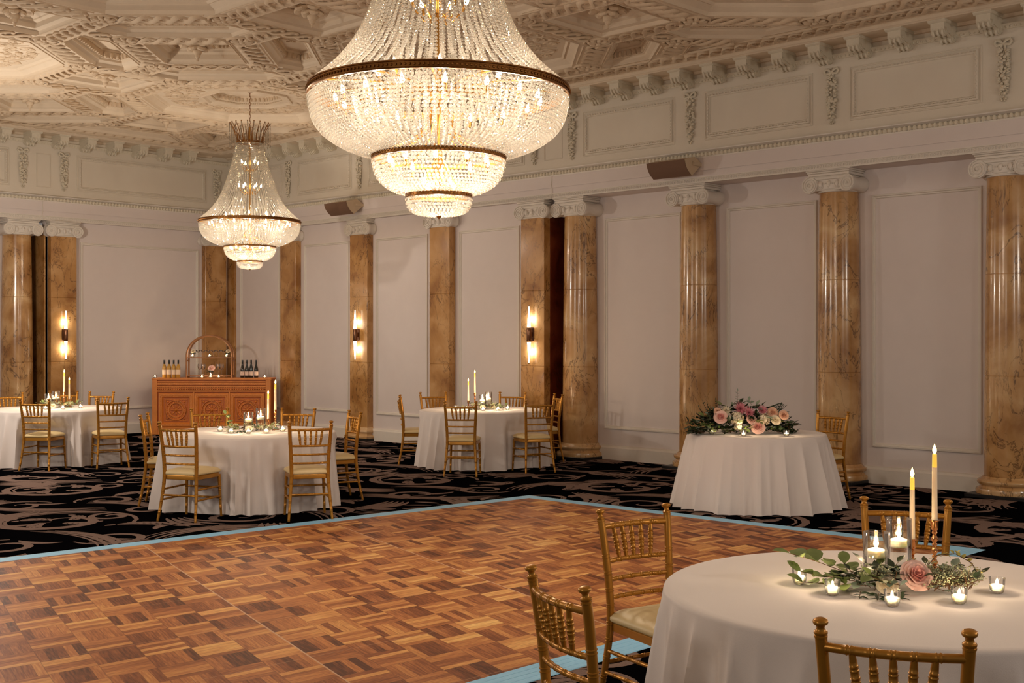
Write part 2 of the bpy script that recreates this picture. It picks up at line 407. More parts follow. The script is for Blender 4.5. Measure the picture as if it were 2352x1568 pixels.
SR0, SR1, SR2, SR3 = -3.0, 11.50, 11.77, BW       # column wall: recess, slot, pilaster bay
SL0, SL1, SL2, SL3 = 2.5, 9.24, 9.40, AW           # bar wall
def wall(name, F, s0, s1, s2, s3, panels, side):
    mb = MB()
    wbox(mb, s0, s1, REC - 0.12, REC, 0, 3.80, F)                 # recessed wall behind the columns
    wbox(mb, s2 + 0.03, s3 + 0.3, -0.12, 0, 0, 3.80, F)           # bay flush with the frieze
    wbox(mb, s0, s3 + 0.3, -0.45, 0.08, 3.775, 4.10, F, 0)        # entablature block (its underside is the soffit)
    wbox(mb, s0, s3 + 0.3, -0.45, 0.065, 4.10, 5.30, F, 1)        # frieze block
    # stepped fascia above the capitals
    wbox(mb, s0, s3, 0.08, 0.092, 3.935, 4.10, F, 0)
    wbox(mb, s0, s3, 0.08, 0.088, 3.85, 3.925, F, 0)
    w = struct(mb.build(name, [M['wall'], M['frieze']]))
    w['kind'] = 'structure'
    pm = MB()
    for (a, b, d, z0, z1) in panels: frame_mould(pm, a, b, z0, z1, d, F)
    pm.build('panel_moulding', M['trim'], w)
    # dark partition slot
    sl = MB()
    wbox(sl, s1, s2 + 0.03, REC - 0.6, REC - 0.5, 0, 3.78, F, 0)
    wbox(sl, s1 - 0.03, s1, REC - 0.55, REC + 0.02, 0, 3.78, F, 0)
    sl.build('partition_slot', M['slot'], w)
    po = MB()
    wbox(po, s1 - 0.085, s1 - 0.03, REC, REC + 0.05, 0, 3.70, F); wbox(po, s1 - 0.065, s1 - 0.03, REC + 0.05, REC + 0.065, 0, 3.70, F)
    po.build('slot_post', M['trim'], w)
    jt = MB(); sj = (s1 + s2) / 2 + .01
    jt.tube([F(sj, .098, 4.10), F(sj + .006, .10, 3.98), F(sj - .004, .10, 3.86), F(sj + .01, .105, 3.77)], .006, 5); jt.build('joint_cord', M['trim'], w)
    return w
pr = [(a, b, REC, 0.435, 3.465) for a, b in ((9.62, 10.968), (7.557, 8.89), (5.488, 6.822), (3.43, 4.76), (1.37, 2.70))]
pr += [(a, b, 0, 0.445, 3.436) for a, b in ((12.369, 13.685), (14.42, 15.725), (16.454, 17.749), (18.5, 19.79))]
wall_right = wall('wall_right', FR, SR0, SR1, SR2, SR3, pr, 'r')
wall_left = wall('wall_left', FL, SL0, SL1, SL2, SL3, [(10.061, 12.438, 0, 0.445, 3.436), (7.35, 8.6, REC, 0.435, 3.465)], 'l')

def baseboard(name, F, s0, s1, s2, s3):
    mb = MB()
    def prof(d): return [(d, 0), (d + 0.045, 0), (d + 0.045, 0.17), (d + 0.032, 0.185), (d + 0.03, 0.198), (d + 0.012, 0.205), (d, 0.207)]
    ext(mb, prof(REC), s0, s1 - 0.09, F); ext(mb, prof(0), s2 + 0.03, s3, F)
    return struct(mb.build(name, M['trim']))
baseboard('baseboard_right', FR, SR0, SR1, SR2, SR3)
baseboard('baseboard_left', FL, SL0, SL1, SL2, SL3)

# egg-and-dart course, bead course, leaf course
def courses(name, F, s0, s3):
    mb = MB()
    ext(mb, [(0.06, 4.10), (0.095, 4.10), (0.10, 4.112), (0.10, 4.118), (0.085, 4.125), (0.085, 4.165), (0.12, 4.178), (0.15, 4.184), (0.155, 4.196), (0.06, 4.205)], s0, s3, F)
    e = struct(mb.build(name, M['trim']))
    eg = MB(); p = 0.0605; k = int((s3 - s0) / p)
    for i in range(k):
        s = s0 + (i + 0.5) * p
        eg.ball(F(s, 0.093, 4.143), 0.026, 7, 5, 0, None, (1, 1, 1.12))
        c = F(s + p / 2, 0.098, 4.143); eg.ball(c, 0.006, 4, 4, 0, None, (1, 1, 4))
        # shell round the egg
        eg.tube([F(s + 0.027 * cos(t), 0.098, 4.150 + 0.035 * sin(t)) for t in [PI + PI * j / 6 for j in range(7)]], 0.0045, 4, 0, None, False)
    eg.build('egg_and_dart', M['ornament'], e)
    bd = MB(); p = 0.0385; k = int((s3 - s0) / p)
    ext(bd, [(0.07, 3.775), (0.098, 3.775), (0.098, 3.79), (0.088, 3.793), (0.088, 3.838), (0.10, 3.842), (0.10, 3.852), (0.07, 3.856)], s0, s3, F)
    for i in range(k):
        s = s0 + (i + 0.5) * p
        c = F(s, 0.091, 3.8155)
        bd.tube([F(s + 0.0105 * cos(t), 0.091, 3.8155 + 0.0165 * sin(t)) for t in [2 * PI * j / 8 for j in range(8)]], 0.0042, 4, 0, None, False, closed=True)
    bd.build('bead_course', M['trim'], e)
    lf = MB(); p = 0.05; k = int((s3 - s0) / p)
    ext(lf, [(0.06, 5.085), (0.078, 5.085), (0.08, 5.095), (0.10, 5.125), (0.105, 5.14), (0.06, 5.15)], s0, s3, F)
    for i in range(k):
        s = s0 + (i + 0.5) * p
        lf.ball(F(s, 0.088, 5.110), 0.0135, 6, 4, 0, None, (1, 1, 1.3))
    lf.build('leaf_course', M['ornament'], e)
    return e
courses('trim_1', FR, SR0, SR3); courses('trim_2', FL, SL0, SL3)

# frieze panels
def frieze_panels(w, F, spans, blanks):
    mb = MB()
    for a, b in spans:
        frame_mould(mb, a, b, 4.325, 4.965, 0.065, F, 0.022, 0.010)
        frame_mould(mb, a + 0.035, b - 0.035, 4.36, 4.93, 0.065, F, 0.055, 0.022)
        # reeded bead along the inner band
        L = b - a - 0.14; n = int(L / 0.045)
        for z in (4.385, 4.905):
            for i in range(n):
                s = a + 0.07 + L * (i + 0.5) / n
                mb.ball(F(s, 0.088, z), 0.015, 5, 4, 0, None, (1, 1, 0.7))
        n2 = 11
        for s in (a + 0.062, b - 0.062):
            for i in range(n2):
                mb.ball(F(s, 0.088, 4.41 + 0.47 * (i + 0.5) / n2), 0.015, 5, 4, 0, None, (0.9, 0.9, 1.1))
    for a, b in blanks: frame_mould(mb, a, b, 4.345, 4.925, 0.065, F, 0.02, 0.010)
    mb.build('frieze_panel', M['frieze'], w)
frieze_panels(wall_right, FR, [(9.469, 11.067), (7.416, 8.991), (5.344, 6.922), (3.29, 4.87), (12.22, 13.83), (14.26, 15.87), (16.31, 17.88), (18.33, 19.88)], [(11.47, 11.82)])
frieze_panels(wall_left, FL, [(7.18, 8.77), (9.964, 12.58)], [(9.233, 9.49)])

# fruit and flower drops
def garland(w, F, s):
    g = random.Random(int(s * 100)); mb = MB(); d = 0.075
    for sg in (-1, 1):      # bow loops and tails
        mb.tube([F(s + sg * x, d + 0.012, z) for x, z in ((0, 4.93), (0.035, 4.965), (0.075, 4.975), (0.092, 4.945), (0.07, 4.915), (0.03, 4.92), (0, 4.93))], [0.012, 0.017, 0.018, 0.016, 0.017, 0.016, 0.012], 6, 0, None)
        mb.tube([F(s + sg * x, d + 0.01, z) for x, z in ((0.0, 4.93), (0.022, 4.90), (0.018, 4.86), (0.035, 4.82))], [0.01, 0.012, 0.009, 0.005], 5, 0, None)
    z = 4.86
    while z > 4.37:
        t = (4.86 - z) / 0.49
        wd = 0.03 + 0.038 * sin(PI * min(1, 0.25 + t * 0.85)) if t < 0.8 else 0.03
        for k in range(5):
            o = g.uniform(-1, 1) * wd; r = g.uniform(0.012, 0.026)
            mb.ball(F(s + o, d + 0.012 + g.uniform(0, 0.022), z + g.uniform(-0.02, 0.02)), r, 6, 4)
        for k in range(4):     # leaves
            sg = g.choice((-1, 1)); a = g.uniform(-0.5, 0.9); L = g.uniform(0.035, 0.055)
            x0, z0 = s + sg * wd * 0.5, z
            mb.tube([F(x0, d + 0.012, z0), F(x0 + sg * L * 0.5 * cos(a), d + 0.026, z0 - L * 0.5 * sin(a)), F(x0 + sg * L * cos(a), d + 0.014, z0 - L * sin(a))], [0.008, 0.012, 0.003], 5, 0, None, True, 0.7)
        z -= 0.042
    for x, zz in ((-0.025, 4.335), (0.025, 4.335), (0, 4.355), (-0.012, 4.315), (0.014, 4.318)): mb.ball(F(s + x, d + 0.008, zz), 0.013, 6, 4)
    mb.tube([F(s, d, 4.99), F(s, d, 4.30)], 0.005, 4)
    mb.build('plaster_garland', M['ornament'], w)
for s in (12.013, 11.275, 9.212, 7.156, 5.106, 3.06, 14.04, 16.089, 18.146, 19.98): garland(wall_right, FR, s)
for s in (8.998, 9.724, 12.792): garland(wall_left, FL, s)

# cornice with scroll brackets
def cornice(name, F, s0, s3, sb, step, smin, smax, end):
    mb = MB()
    ext(mb, [(0.06, 5.235), (0.44, 5.235), (0.45, 5.245), (0.47, 5.25), (0.47, 5.285), (0.49, 5.292), (0.505, 5.305), (0.505, 5.325), (0.06, 5.325)], s0, s3, F)
    ext(mb, [(0.06, 5.20), (0.10, 5.205), (0.115, 5.225), (0.13, 5.237), (0.06, 5.24)], s0, s3, F)
    c = struct(mb.build(name, M['ceil']))
    br = MB()
    # side outline of one bracket (d, z): cap, then S-scroll
    k = 0; out = []
    pts = [(0.06, 5.21), (0.40, 5.21), (0.40, 5.15), (0.39, 5.115)]
    for i in range(9): 
        a = PI * 0.35 - PI * 1.25 * i / 8; pts.append((0.345 + 0.042 * cos(a), 5.118 + 0.042 * sin(a)))
    pts += [(0.27, 5.105), (0.21, 5.085)]
    for i in range(7):
        a = PI * 0.1 - PI * 0.9 * i / 6; pts.append((0.145 + 0.04 * cos(a), 5.07 + 0.04 * sin(a)))
    pts += [(0.06, 5.06)]
    s = sb
    while s - step > smin: s -= step
    first = None
    while s < smax:
        b = MB() if first is None else None
        if first is None:
            o = lambda ss, d, z: (ss, d, z)
            ex = lambda mbb, prof, a0, a1: mbb.extrude(prof, a0, a1, lambda p, q, dd: (dd, p, q), 0)
            ex(b, pts, -0.078, 0.078)
            for gsp in (-0.052, 0.0, 0.052):
                q = [(p[0] + (0.006 if p[0] > 0.06 else 0), p[1] - 0.006) for p in pts[3:]] 
                b.tube([(gsp, p[0], p[1]) for p in q], 0.016, 5)
            ex(b, [(0.06, 5.205), (0.405, 5.205), (0.415, 5.212), (0.43, 5.222), (0.43, 5.24), (0.06, 5.24)], -0.1, 0.1)
            for sg in (-1, 1):
                b.tube([(sg * 0.08, 0.345 + 0.03 * (1 - j / 12) * cos(j * 0.8), 5.118 + 0.03 * (1 - j / 12) * sin(j * 0.8)) for j in range(12)], 0.006, 5)
                b.tube([(sg * 0.08, 0.145 + 0.03 * (1 - j / 12) * cos(j * 0.8), 5.07 + 0.03 * (1 - j / 12) * sin(j * 0.8)) for j in range(12)], 0.006, 5)
            first = b.build('scroll_bracket', M['ornament'], c, smooth=40)
            ob = first
        else:
            ob = first.copy(); COL.objects.link(ob)
        if F is FR: ob.matrix_local = Matrix(((0, -1, 0, AW), (1, 0, 0, s), (0, 0, 1, 0), (0, 0, 0, 1)))
        else: ob.matrix_local = Matrix(((1, 0, 0, s), (0, -1, 0, BW), (0, 0, 1, 0), (0, 0, 0, 1)))
        s += step
    return c
cornice('trim_3', FR, SR0, SR3, 10.749, 0.5045, 2.2, BW - 0.55, 0)
cornice('trim_4', FL, SL0, AW - .45, 9.086, 0.5005, 7.5, AW - 0.55, 0)

# ------------------------------------------------------------------ columns and pilasters
def volute(mb, cx, cz, y0, r, hand, depth, mat=0):
    """spiral scroll on the plane y=y0 (front), bolster running back"""
    X = T(cx, y0, cz) @ RX(PI / 2)
    mb.lathe([(r * 0.96, 0.0), (r, -0.012), (r * 0.97, -0.03), (r * 0.80, -depth * 0.35), (r * 0.78, -depth * 0.5), (r * 0.80, -depth * 0.65), (r * 0.97, -depth + 0.03), (r * 0.9, -depth)], 24, mat, X)
    for ph, w in ((0, 0.0085),):
        pts = []; rad = []
        n = 44
        for i in range(n):
            t = i / (n - 1); a = PI / 2 + hand * (t * 2 * PI * 2.6)
            rr = (r - 0.006) * (1 - t) ** 0.9 + 0.016 * t
            pts.append((cx + rr * cos(a), y0 - 0.004, cz + rr * sin(a))); rad.append(w * (1.15 - 0.5 * t))
        mb.tube(pts, rad, 5, mat)
    mb.ball((cx, y0 - 0.004, cz), 0.017, 8, 5, mat)
def capital(width, depth, front, back):
    """local frame: x along the wall, -y out to the room; z world height. front = y of the front face"""
    mb = MB(); hw = width / 2; r = 0.104; cz = 3.598
    # abacus: three stepped mouldings
    for w_, z0, z1, p in ((hw - 0.055, 3.757, 3.776, 0.012), (hw - 0.07, 3.735, 3.757, 0.002), (hw - 0.08, 3.700, 3.735, -0.008)):
        mb.box(-w_, w_, front - p, back, z0, z1, 0, None, 0.006)
    # canalis joining the scrolls
    mb.box(-hw + r, hw - r, front + 0.012, back, 3.655, 3.702, 0, None, 0.006)
    mb.tube([(-hw + r, front + 0.006, 3.694), (0, front + 0.006, 3.69), (hw - r, front + 0.006, 3.694)], 0.008, 5)
    # egg band between the scrolls
    mb.box(-hw + r, hw - r, front + 0.035, back, 3.53, 3.66, 0)
    n = 3; span = width - 4 * r + 0.05
    for i in range(n):
        x = (i - 1) * span / 3
        mb.ball((x, front + 0.03, 3.60), 0.034, 8, 6, 0, None, (0.85, 0.85, 1.35))
        mb.tube([(x + 0.04 * cos(t), front + 0.028, 3.612 + 0.062 * sin(t)) for t in [PI + PI * j / 8 for j in range(9)]], 0.007, 5)
    for sg in (-1, 1):
        for k in range(3):
            x0 = sg * (hw - 1.9 * r + 0.03)
            mb.tube([(x0, front + 0.02, 3.655 - 0.02 * k), (x0 - sg * 0.03, front + 0.018, 3.64 - 0.022 * k), (x0 - sg * 0.055, front + 0.022, 3.615 - 0.024 * k)], [0.012, 0.011, 0.004], 5)
        volute(mb, sg * (hw - r), cz, front, r, -sg, back - front)
    # necking astragal
    return mb
# round column, origin on the floor at its axis
def make_column():
    t = thing('marble_column', '', 'column')
    mb = MB(); r0, r1 = 0.264, 0.232
    prof = []
    zs = [0.226, 1.327, 1.333, 2.443, 2.449, 3.535]
    def rad(z):
        q = (z - 0.226) / 3.3; return r0 - (r0 - r1) * max(0, q) ** 1.5
    for a, b in ((0.226, 1.328), (1.332, 2.444), (2.448, 3.535)):
        prof += [(rad(a) - 0.006, a), (rad(a), a + 0.004)]
        for k in range(1, 6): prof.append((rad(a + (b - a) * k / 6), a + (b - a) * k / 6))
        prof += [(rad(b), b - 0.004), (rad(b) - 0.006, b)]
    mb.lathe(prof, 40); mb.build('shaft', M['marble'], t, smooth=40)
    cp = capital(0.70, 0, -0.275, 0.11)
    cp.lathe([(0.236, 3.505), (0.248, 3.510), (0.252, 3.520), (0.248, 3.530), (0.244, 3.535), (0.256, 3.545), (0.26, 3.60)], 32)
    cp.build('capital', M['trim'], t, smooth=40)
    b = MB()
    b.lathe([(0.35, 0.04), (0.352, 0.075), (0.345, 0.095), (0.325, 0.10), (0.315, 0.108), (0.305, 0.122), (0.31, 0.136), (0.322, 0.14), (0.33, 0.15), (0.338, 0.165), (0.334, 0.182), (0.315, 0.195), (0.295, 0.20), (0.285, 0.212), (0.272, 0.228)], 40)
    b.build('base', M['marblebase'], t, smooth=50)
    p = MB(); p.box(-0.355, 0.355, -0.355, 0.355, 0, 0.04, 0, None, 0.004); p.build('plinth', M['black'], t)
    return t
def make_pilaster(w=0.465, proj=0.13):
    t = thing('marble_pilaster', '', 'pilaster')
    hw = w / 2; mb = MB()
    for a, b in ((0.216, 1.328), (1.331, 2.444), (2.447, 3.54)):
        mb.box(-hw, hw, -proj, 0.0, a, b, 0, None, 0.004)
    mb.box(-hw + .004, hw - .004, -proj + 0.006, 0, 0.2, 3.54)
    mb.build('shaft', M['marbleflat'], t)
    cp = capital(w + 0.22, 0, -proj - 0.045, 0.0)
    cp.box(-hw - 0.012, hw + 0.012, -proj - 0.018, 0, 3.508, 3.535, 0, None, 0.008)
    cp.build('capital', M['trim'], t, smooth=40)
    b = MB()
    prof = [(0.07, 0.04), (0.072, 0.07), (0.055, 0.09), (0.035, 0.10), (0.035, 0.12), (0.05, 0.132), (0.058, 0.15), (0.05, 0.175), (0.03, 0.185), (0.02, 0.20), (0.0, 0.22)]
    v = []
    for e, z in prof: v += [(-hw - e, 0, z), (-hw - e, -proj - e, z), (hw + e, -proj - e, z), (hw + e, 0, z)]
    f = []
    for i in range(len(prof) - 1):
        for k in range(3): f.append((i * 4 + k, i * 4 + k + 1, i * 4 + 5 + k, i * 4 + 4 + k))
    b.add(v, f); b.build('base', M['marblebase'], t)
    p = MB(); p.box(-hw - 0.075, hw + 0.075, -proj - 0.075, 0, 0, 0.04); p.build('plinth', M['black'], t)
    return t
RWZ = -PI / 2 + PI            # local -y -> world -x  (column wall)
def wall_place(o, F, s, d=0.0):
    if F is FR: o.location = (AW - d, s, 0); o.rotation_euler = (0, 0, -PI / 2)
    else: o.location = (s, BW - d, 0); o.rotation_euler = (0, 0, 0)
col0 = make_column()
CS = [(FR, 5.147, 'round marble column at the picture\'s right edge with a scrolled white capital'),
      (FR, 7.206, 'round golden marble column behind the chair at the flower table'),
      (FR, 9.265, 'round golden marble column just left of the flower table'),
      (FR, 11.34, 'round golden marble column paired with the pilaster across the dark slot'),
      (FL, 9.012, 'round golden marble column at the picture\'s left edge beside a dark slot')]
for i, (F, s, lab) in enumerate(CS):
    o = col0 if i == 0 else dup(col0, (0, 0, 0))
    wall_place(o, F, s, REC + 0.11); o['label'] = lab; o['group'] = 'round marble columns'; o['kind'] = 'thing'
pil0 = make_pilaster()
PS = [(FR, 12.0, 'flat marble pilaster with a lit sconce beside the dark slot'),
      (FR, 14.02, 'flat marble pilaster without a sconce between the two sconce pilasters'),
      (FR, 16.05, 'flat marble pilaster with a lit sconce beyond the bar-side chairs'),
      (FR, 18.09, 'flat marble pilaster right of the bar, nearest the small chandelier'),
      (FL, 9.70, 'flat marble pilaster with a lit sconce on the wall left of the bar'),
      (FL, 12.75, 'flat marble pilaster directly behind the wooden arch on the bar')]
for i, (F, s, lab) in enumerate(PS):
    o = pil0 if i == 0 else dup(pil0, (0, 0, 0))
    wall_place(o, F, s, 0); o['label'] = lab; o['group'] = 'flat marble pilasters'; o['kind'] = 'thing'
# corner pilaster sliver and the return faces beside the slots, the column wall's painted in shade
cpz = MB(); wbox(cpz, 19.95, 20.19, 0, 0.05, 0.207, 3.775, FR); tt = cpz.build('corner_pilaster', M['marbleflat'])
tag(tt, 'narrow marble strip in the room corner right of the arch pilaster', 'pilaster'); tt['kind'] = 'thing'
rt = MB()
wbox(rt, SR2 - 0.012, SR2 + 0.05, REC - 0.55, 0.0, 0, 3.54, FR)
rt.build('slot_return', M['marbleshade'], wall_right)
rt = MB()
wbox(rt, SL2 - 0.012 + 0.02, SL2 + 0.066, REC - 0.55, 0.0, 0, 3.54, FL); rt.build('slot_return', M['marbleflat'], wall_left)

# ------------------------------------------------------------------ coffered ceiling
LA = lambda i: 8.12 + 2.31 * i
LB = lambda j: 13.20 + 2.36 * j
AMAX, BMAX = 12.34, 19.42
def inset(poly, d):
    n = len(poly); out = []
    A = sum(poly[i][0] * poly[(i + 1) % n][1] - poly[(i + 1) % n][0] * poly[i][1] for i in range(n))
    sg = 1 if A > 0 else -1
    for i in range(n):
        p0, p1, p2 = Vector(poly[i - 1]), Vector(poly[i]), Vector(poly[(i + 1) % n])
        e1 = (p1 - p0).normalized(); e2 = (p2 - p1).normalized()
        n1 = Vector((-e1.y, e1.x)) * sg; n2 = Vector((-e2.y, e2.x)) * sg
        k = (n1 + n2); den = max(0.15, k.dot(n1))
        out.append(tuple(p1 + k * (d / den)))
    return out
def clip(poly, ax, lim):
    out = []; n = len(poly)
    for i in range(n):
        p, q = poly[i], poly[(i + 1) % n]
        pi_, qi = p[ax] <= lim, q[ax] <= lim
        if pi_: out.append(p)
        if pi_ != qi:
            t = (lim - p[ax]) / (q[ax] - p[ax]); out.append((p[0] + t * (q[0] - p[0]), p[1] + t * (q[1] - p[1])))
    return out
def area(p): return abs(sum(p[i][0] * p[(i + 1) % len(p)][1] - p[(i + 1) % len(p)][0] * p[i][1] for i in range(len(p)))) / 2
def camY(a, b): return DLY * a + DLX * b
def tidy(p):
    o = []
    for q in p:
        if not o or math.hypot(q[0] - o[-1][0], q[1] - o[-1][1]) > 0.03: o.append(q)
    if len(o) > 1 and math.hypot(o[0][0] - o[-1][0], o[0][1] - o[-1][1]) < 0.03: o.pop()
    return o
cof = []       # (kind, polygon, centre)
def addc(kind, poly, c):
    p = tidy(clip(clip(poly, 0, AMAX), 1, BMAX))
    if len(p) >= 3 and area(p) > 0.03 and camY(*c) > 10.6: cof.append((kind, p, c))
def octagon(cx, cy, ap):
    h = ap * 0.4142
    return [(cx + x, cy + y) for x, y in ((ap, -h), (ap, h), (h, ap), (-h, ap), (-ap, h), (-ap, -h), (-h, -ap), (h, -ap))]
nodes = set(); segs = []
for i in range(-4, 4):
    for j in range(-5, 4):
        x, y = LA(i), LB(j)
        if (i + j) % 2:
            addc('square', [(x - .5, y - .5), (x + .5, y - .5), (x + .5, y + .5), (x - .5, y + .5)], (x, y))
            q = [(x - .685, y - .70), (x + .685, y - .70), (x + .685, y + .70), (x - .685, y + .70)]
            for k in range(4): segs.append((q[k], q[(k + 1) % 4])); nodes.add(q[k])
            segs.append(((x + .685, y + .70), (LA(i + 1) - .685, LB(j + 1) - .70)))
            segs.append(((x + .685, y - .70), (LA(i + 1) - .685, LB(j - 1) + .70)))
        elif i % 2 == 0:
            h = 0.72
            addc('lozenge', [(x - h, y), (x, y - h), (x + h, y), (x, y + h)], (x, y))
            for sx in (-1, 1):
                for sy in (-1, 1):
                    hx = [(-1.46, -.60), (-1.46, -.20), (-1.07, -.20), (-.20, -1.07), (-.20, -1.48), (-.60, -1.48)]
                    p = [(x - sx * u, y - sy * v) for u, v in hx]
                    addc('hexagon', p, (x + sx * .83, y + sy * .84))
                    segs.append(((x + sx * .98, y), (x, y + sy * .98)))
                segs.append(((x + sx * .98, y), (x + sx * 1.62, y))); segs.append(((x, y + sx * .98), (x, y + sx * 1.66)))
                nodes.add((x + sx * .98, y)); nodes.add((x, y + sx * .98))
        else:
            addc('octagon', octagon(x, y, 1.43), (x, y))
# rib plate with holes
bm = bmesh.new()
def loop(pts, z):
    vs = [bm.verts.new((p[0], p[1], z)) for p in pts]
    return [bm.edges.new((vs[k], vs[(k + 1) % len(vs)])) for k in range(len(vs))]
ed = loop([(-3, -3), (AW - 0.05, -3), (AW - 0.05, BW - 0.05), (-3, BW - 0.05)], ZC)
for kind, p, c in cof: ed += loop(p, ZC)
bmesh.ops.triangle_fill(bm, use_beauty=True, use_dissolve=False, edges=ed, normal=(0, 0, -1))
me = bpy.data.meshes.new('ceiling'); bm.to_mesh(me); bm.free(); me.materials.append(M['ceil'])
ceiling = struct(bpy.data.objects.new('ceiling', me)); COL.objects.link(ceiling)
bx = MB(); bx.box(-3, AW + 0.5, -3, BW + 0.5, 5.9, 6.0); bx.build('ceiling_slab', M['ceil'], ceiling)

def steps(mb, poly, prof, mat=0, lid=True):
    L = [inset(poly, d) for d, z in prof]; n = len(poly)
    v = [(p[0], p[1], ZC + z) for (d, z), l in zip(prof, L) for p in l]; f = []
    for a in range(len(prof) - 1):
        for k in range(n): f.append((a * n + k, a * n + (k + 1) % n, a * n + n + (k + 1) % n, a * n + n + k))
    if lid: f.append(tuple(range((len(prof) - 1) * n, len(prof) * n)))
    mb.add(v, f, mat)
def edge_row(mb, poly, d, z, pitch, r, sc3=(1, 1, 1), mat=0):
    q = inset(poly, d); n = len(q)
    for k in range(n):
        a, b = Vector(q[k]), Vector(q[(k + 1) % n]); L = (b - a).length; m = max(1, int(L / pitch))
        for t in range(m):
            p = a.lerp(b, (t + 0.5) / m); mb.ball((p.x, p.y, ZC + z), r, 6, 4, mat, None, sc3)
def stroke(mb, pts, w, z, h, mat=0):
    """raised leaf-like ribbon seen from below"""
    P = [Vector((p[0], p[1], 0)) for p in pts]
    mb.tube([(p.x, p.y, z) for p in P], [max(0.003, x) for x in w], 5, mat, None, True, h)
def scroll_pts(cx, cy, r, a0, hand, turns=1.3, n=16):
    return [(cx + r * (1 - 0.8 * t) * cos(a0 + hand * t * turns * 2 * PI), cy + r * (1 - 0.8 * t) * sin(a0 + hand * t * turns * 2 * PI)) for t in [k / (n - 1) for k in range(n)]]
def rosette_mesh(r):
    mb = MB(); mb.lathe([(r * .3, .08), (r * .34, .0), (r * .9, -.01), (r * .86, -.03), (0, -.03)], 18)
    for ring, (n, L, dz, w) in enumerate(((6, 1.0, 0.0, 0.34), (6, 0.78, 0.05, 0.30), (5, 0.48, 0.10, 0.22))):
        for k in range(n):
            a = 2 * PI * (k + 0.5 * ring) / n
            X = RZ(a) @ T(r * L * 0.55, 0, -dz - 0.02) @ RY(0.35 + 0.1 * ring)
            mb.ball((0, 0, 0), 1, 8, 5, 0, X, (r * L * 0.46, r * w, r * 0.14))
            mb.tube([(0, -0.0, -dz - r * 0.13), (r * L * 0.3, 0, -dz - r * 0.17), (r * L * 0.75, 0, -dz - r * 0.10)], [0.012, 0.012, 0.004], 4, 0, RZ(a))
    mb.ball((0, 0, -0.16), r * 0.2, 10, 6)
    mb.lathe([(r * 0.10, -0.17), (r * 0.13, -0.2), (r * 0.11, -0.235), (r * 0.045, -0.25), (r * 0.05, -0.285), (0.0, -0.29)], 10)
    return mb
ro0 = None
cm = {k: MB() for k in ('square', 'lozenge', 'hexagon', 'octagon')}
orn = MB()
rg = random.Random(3)
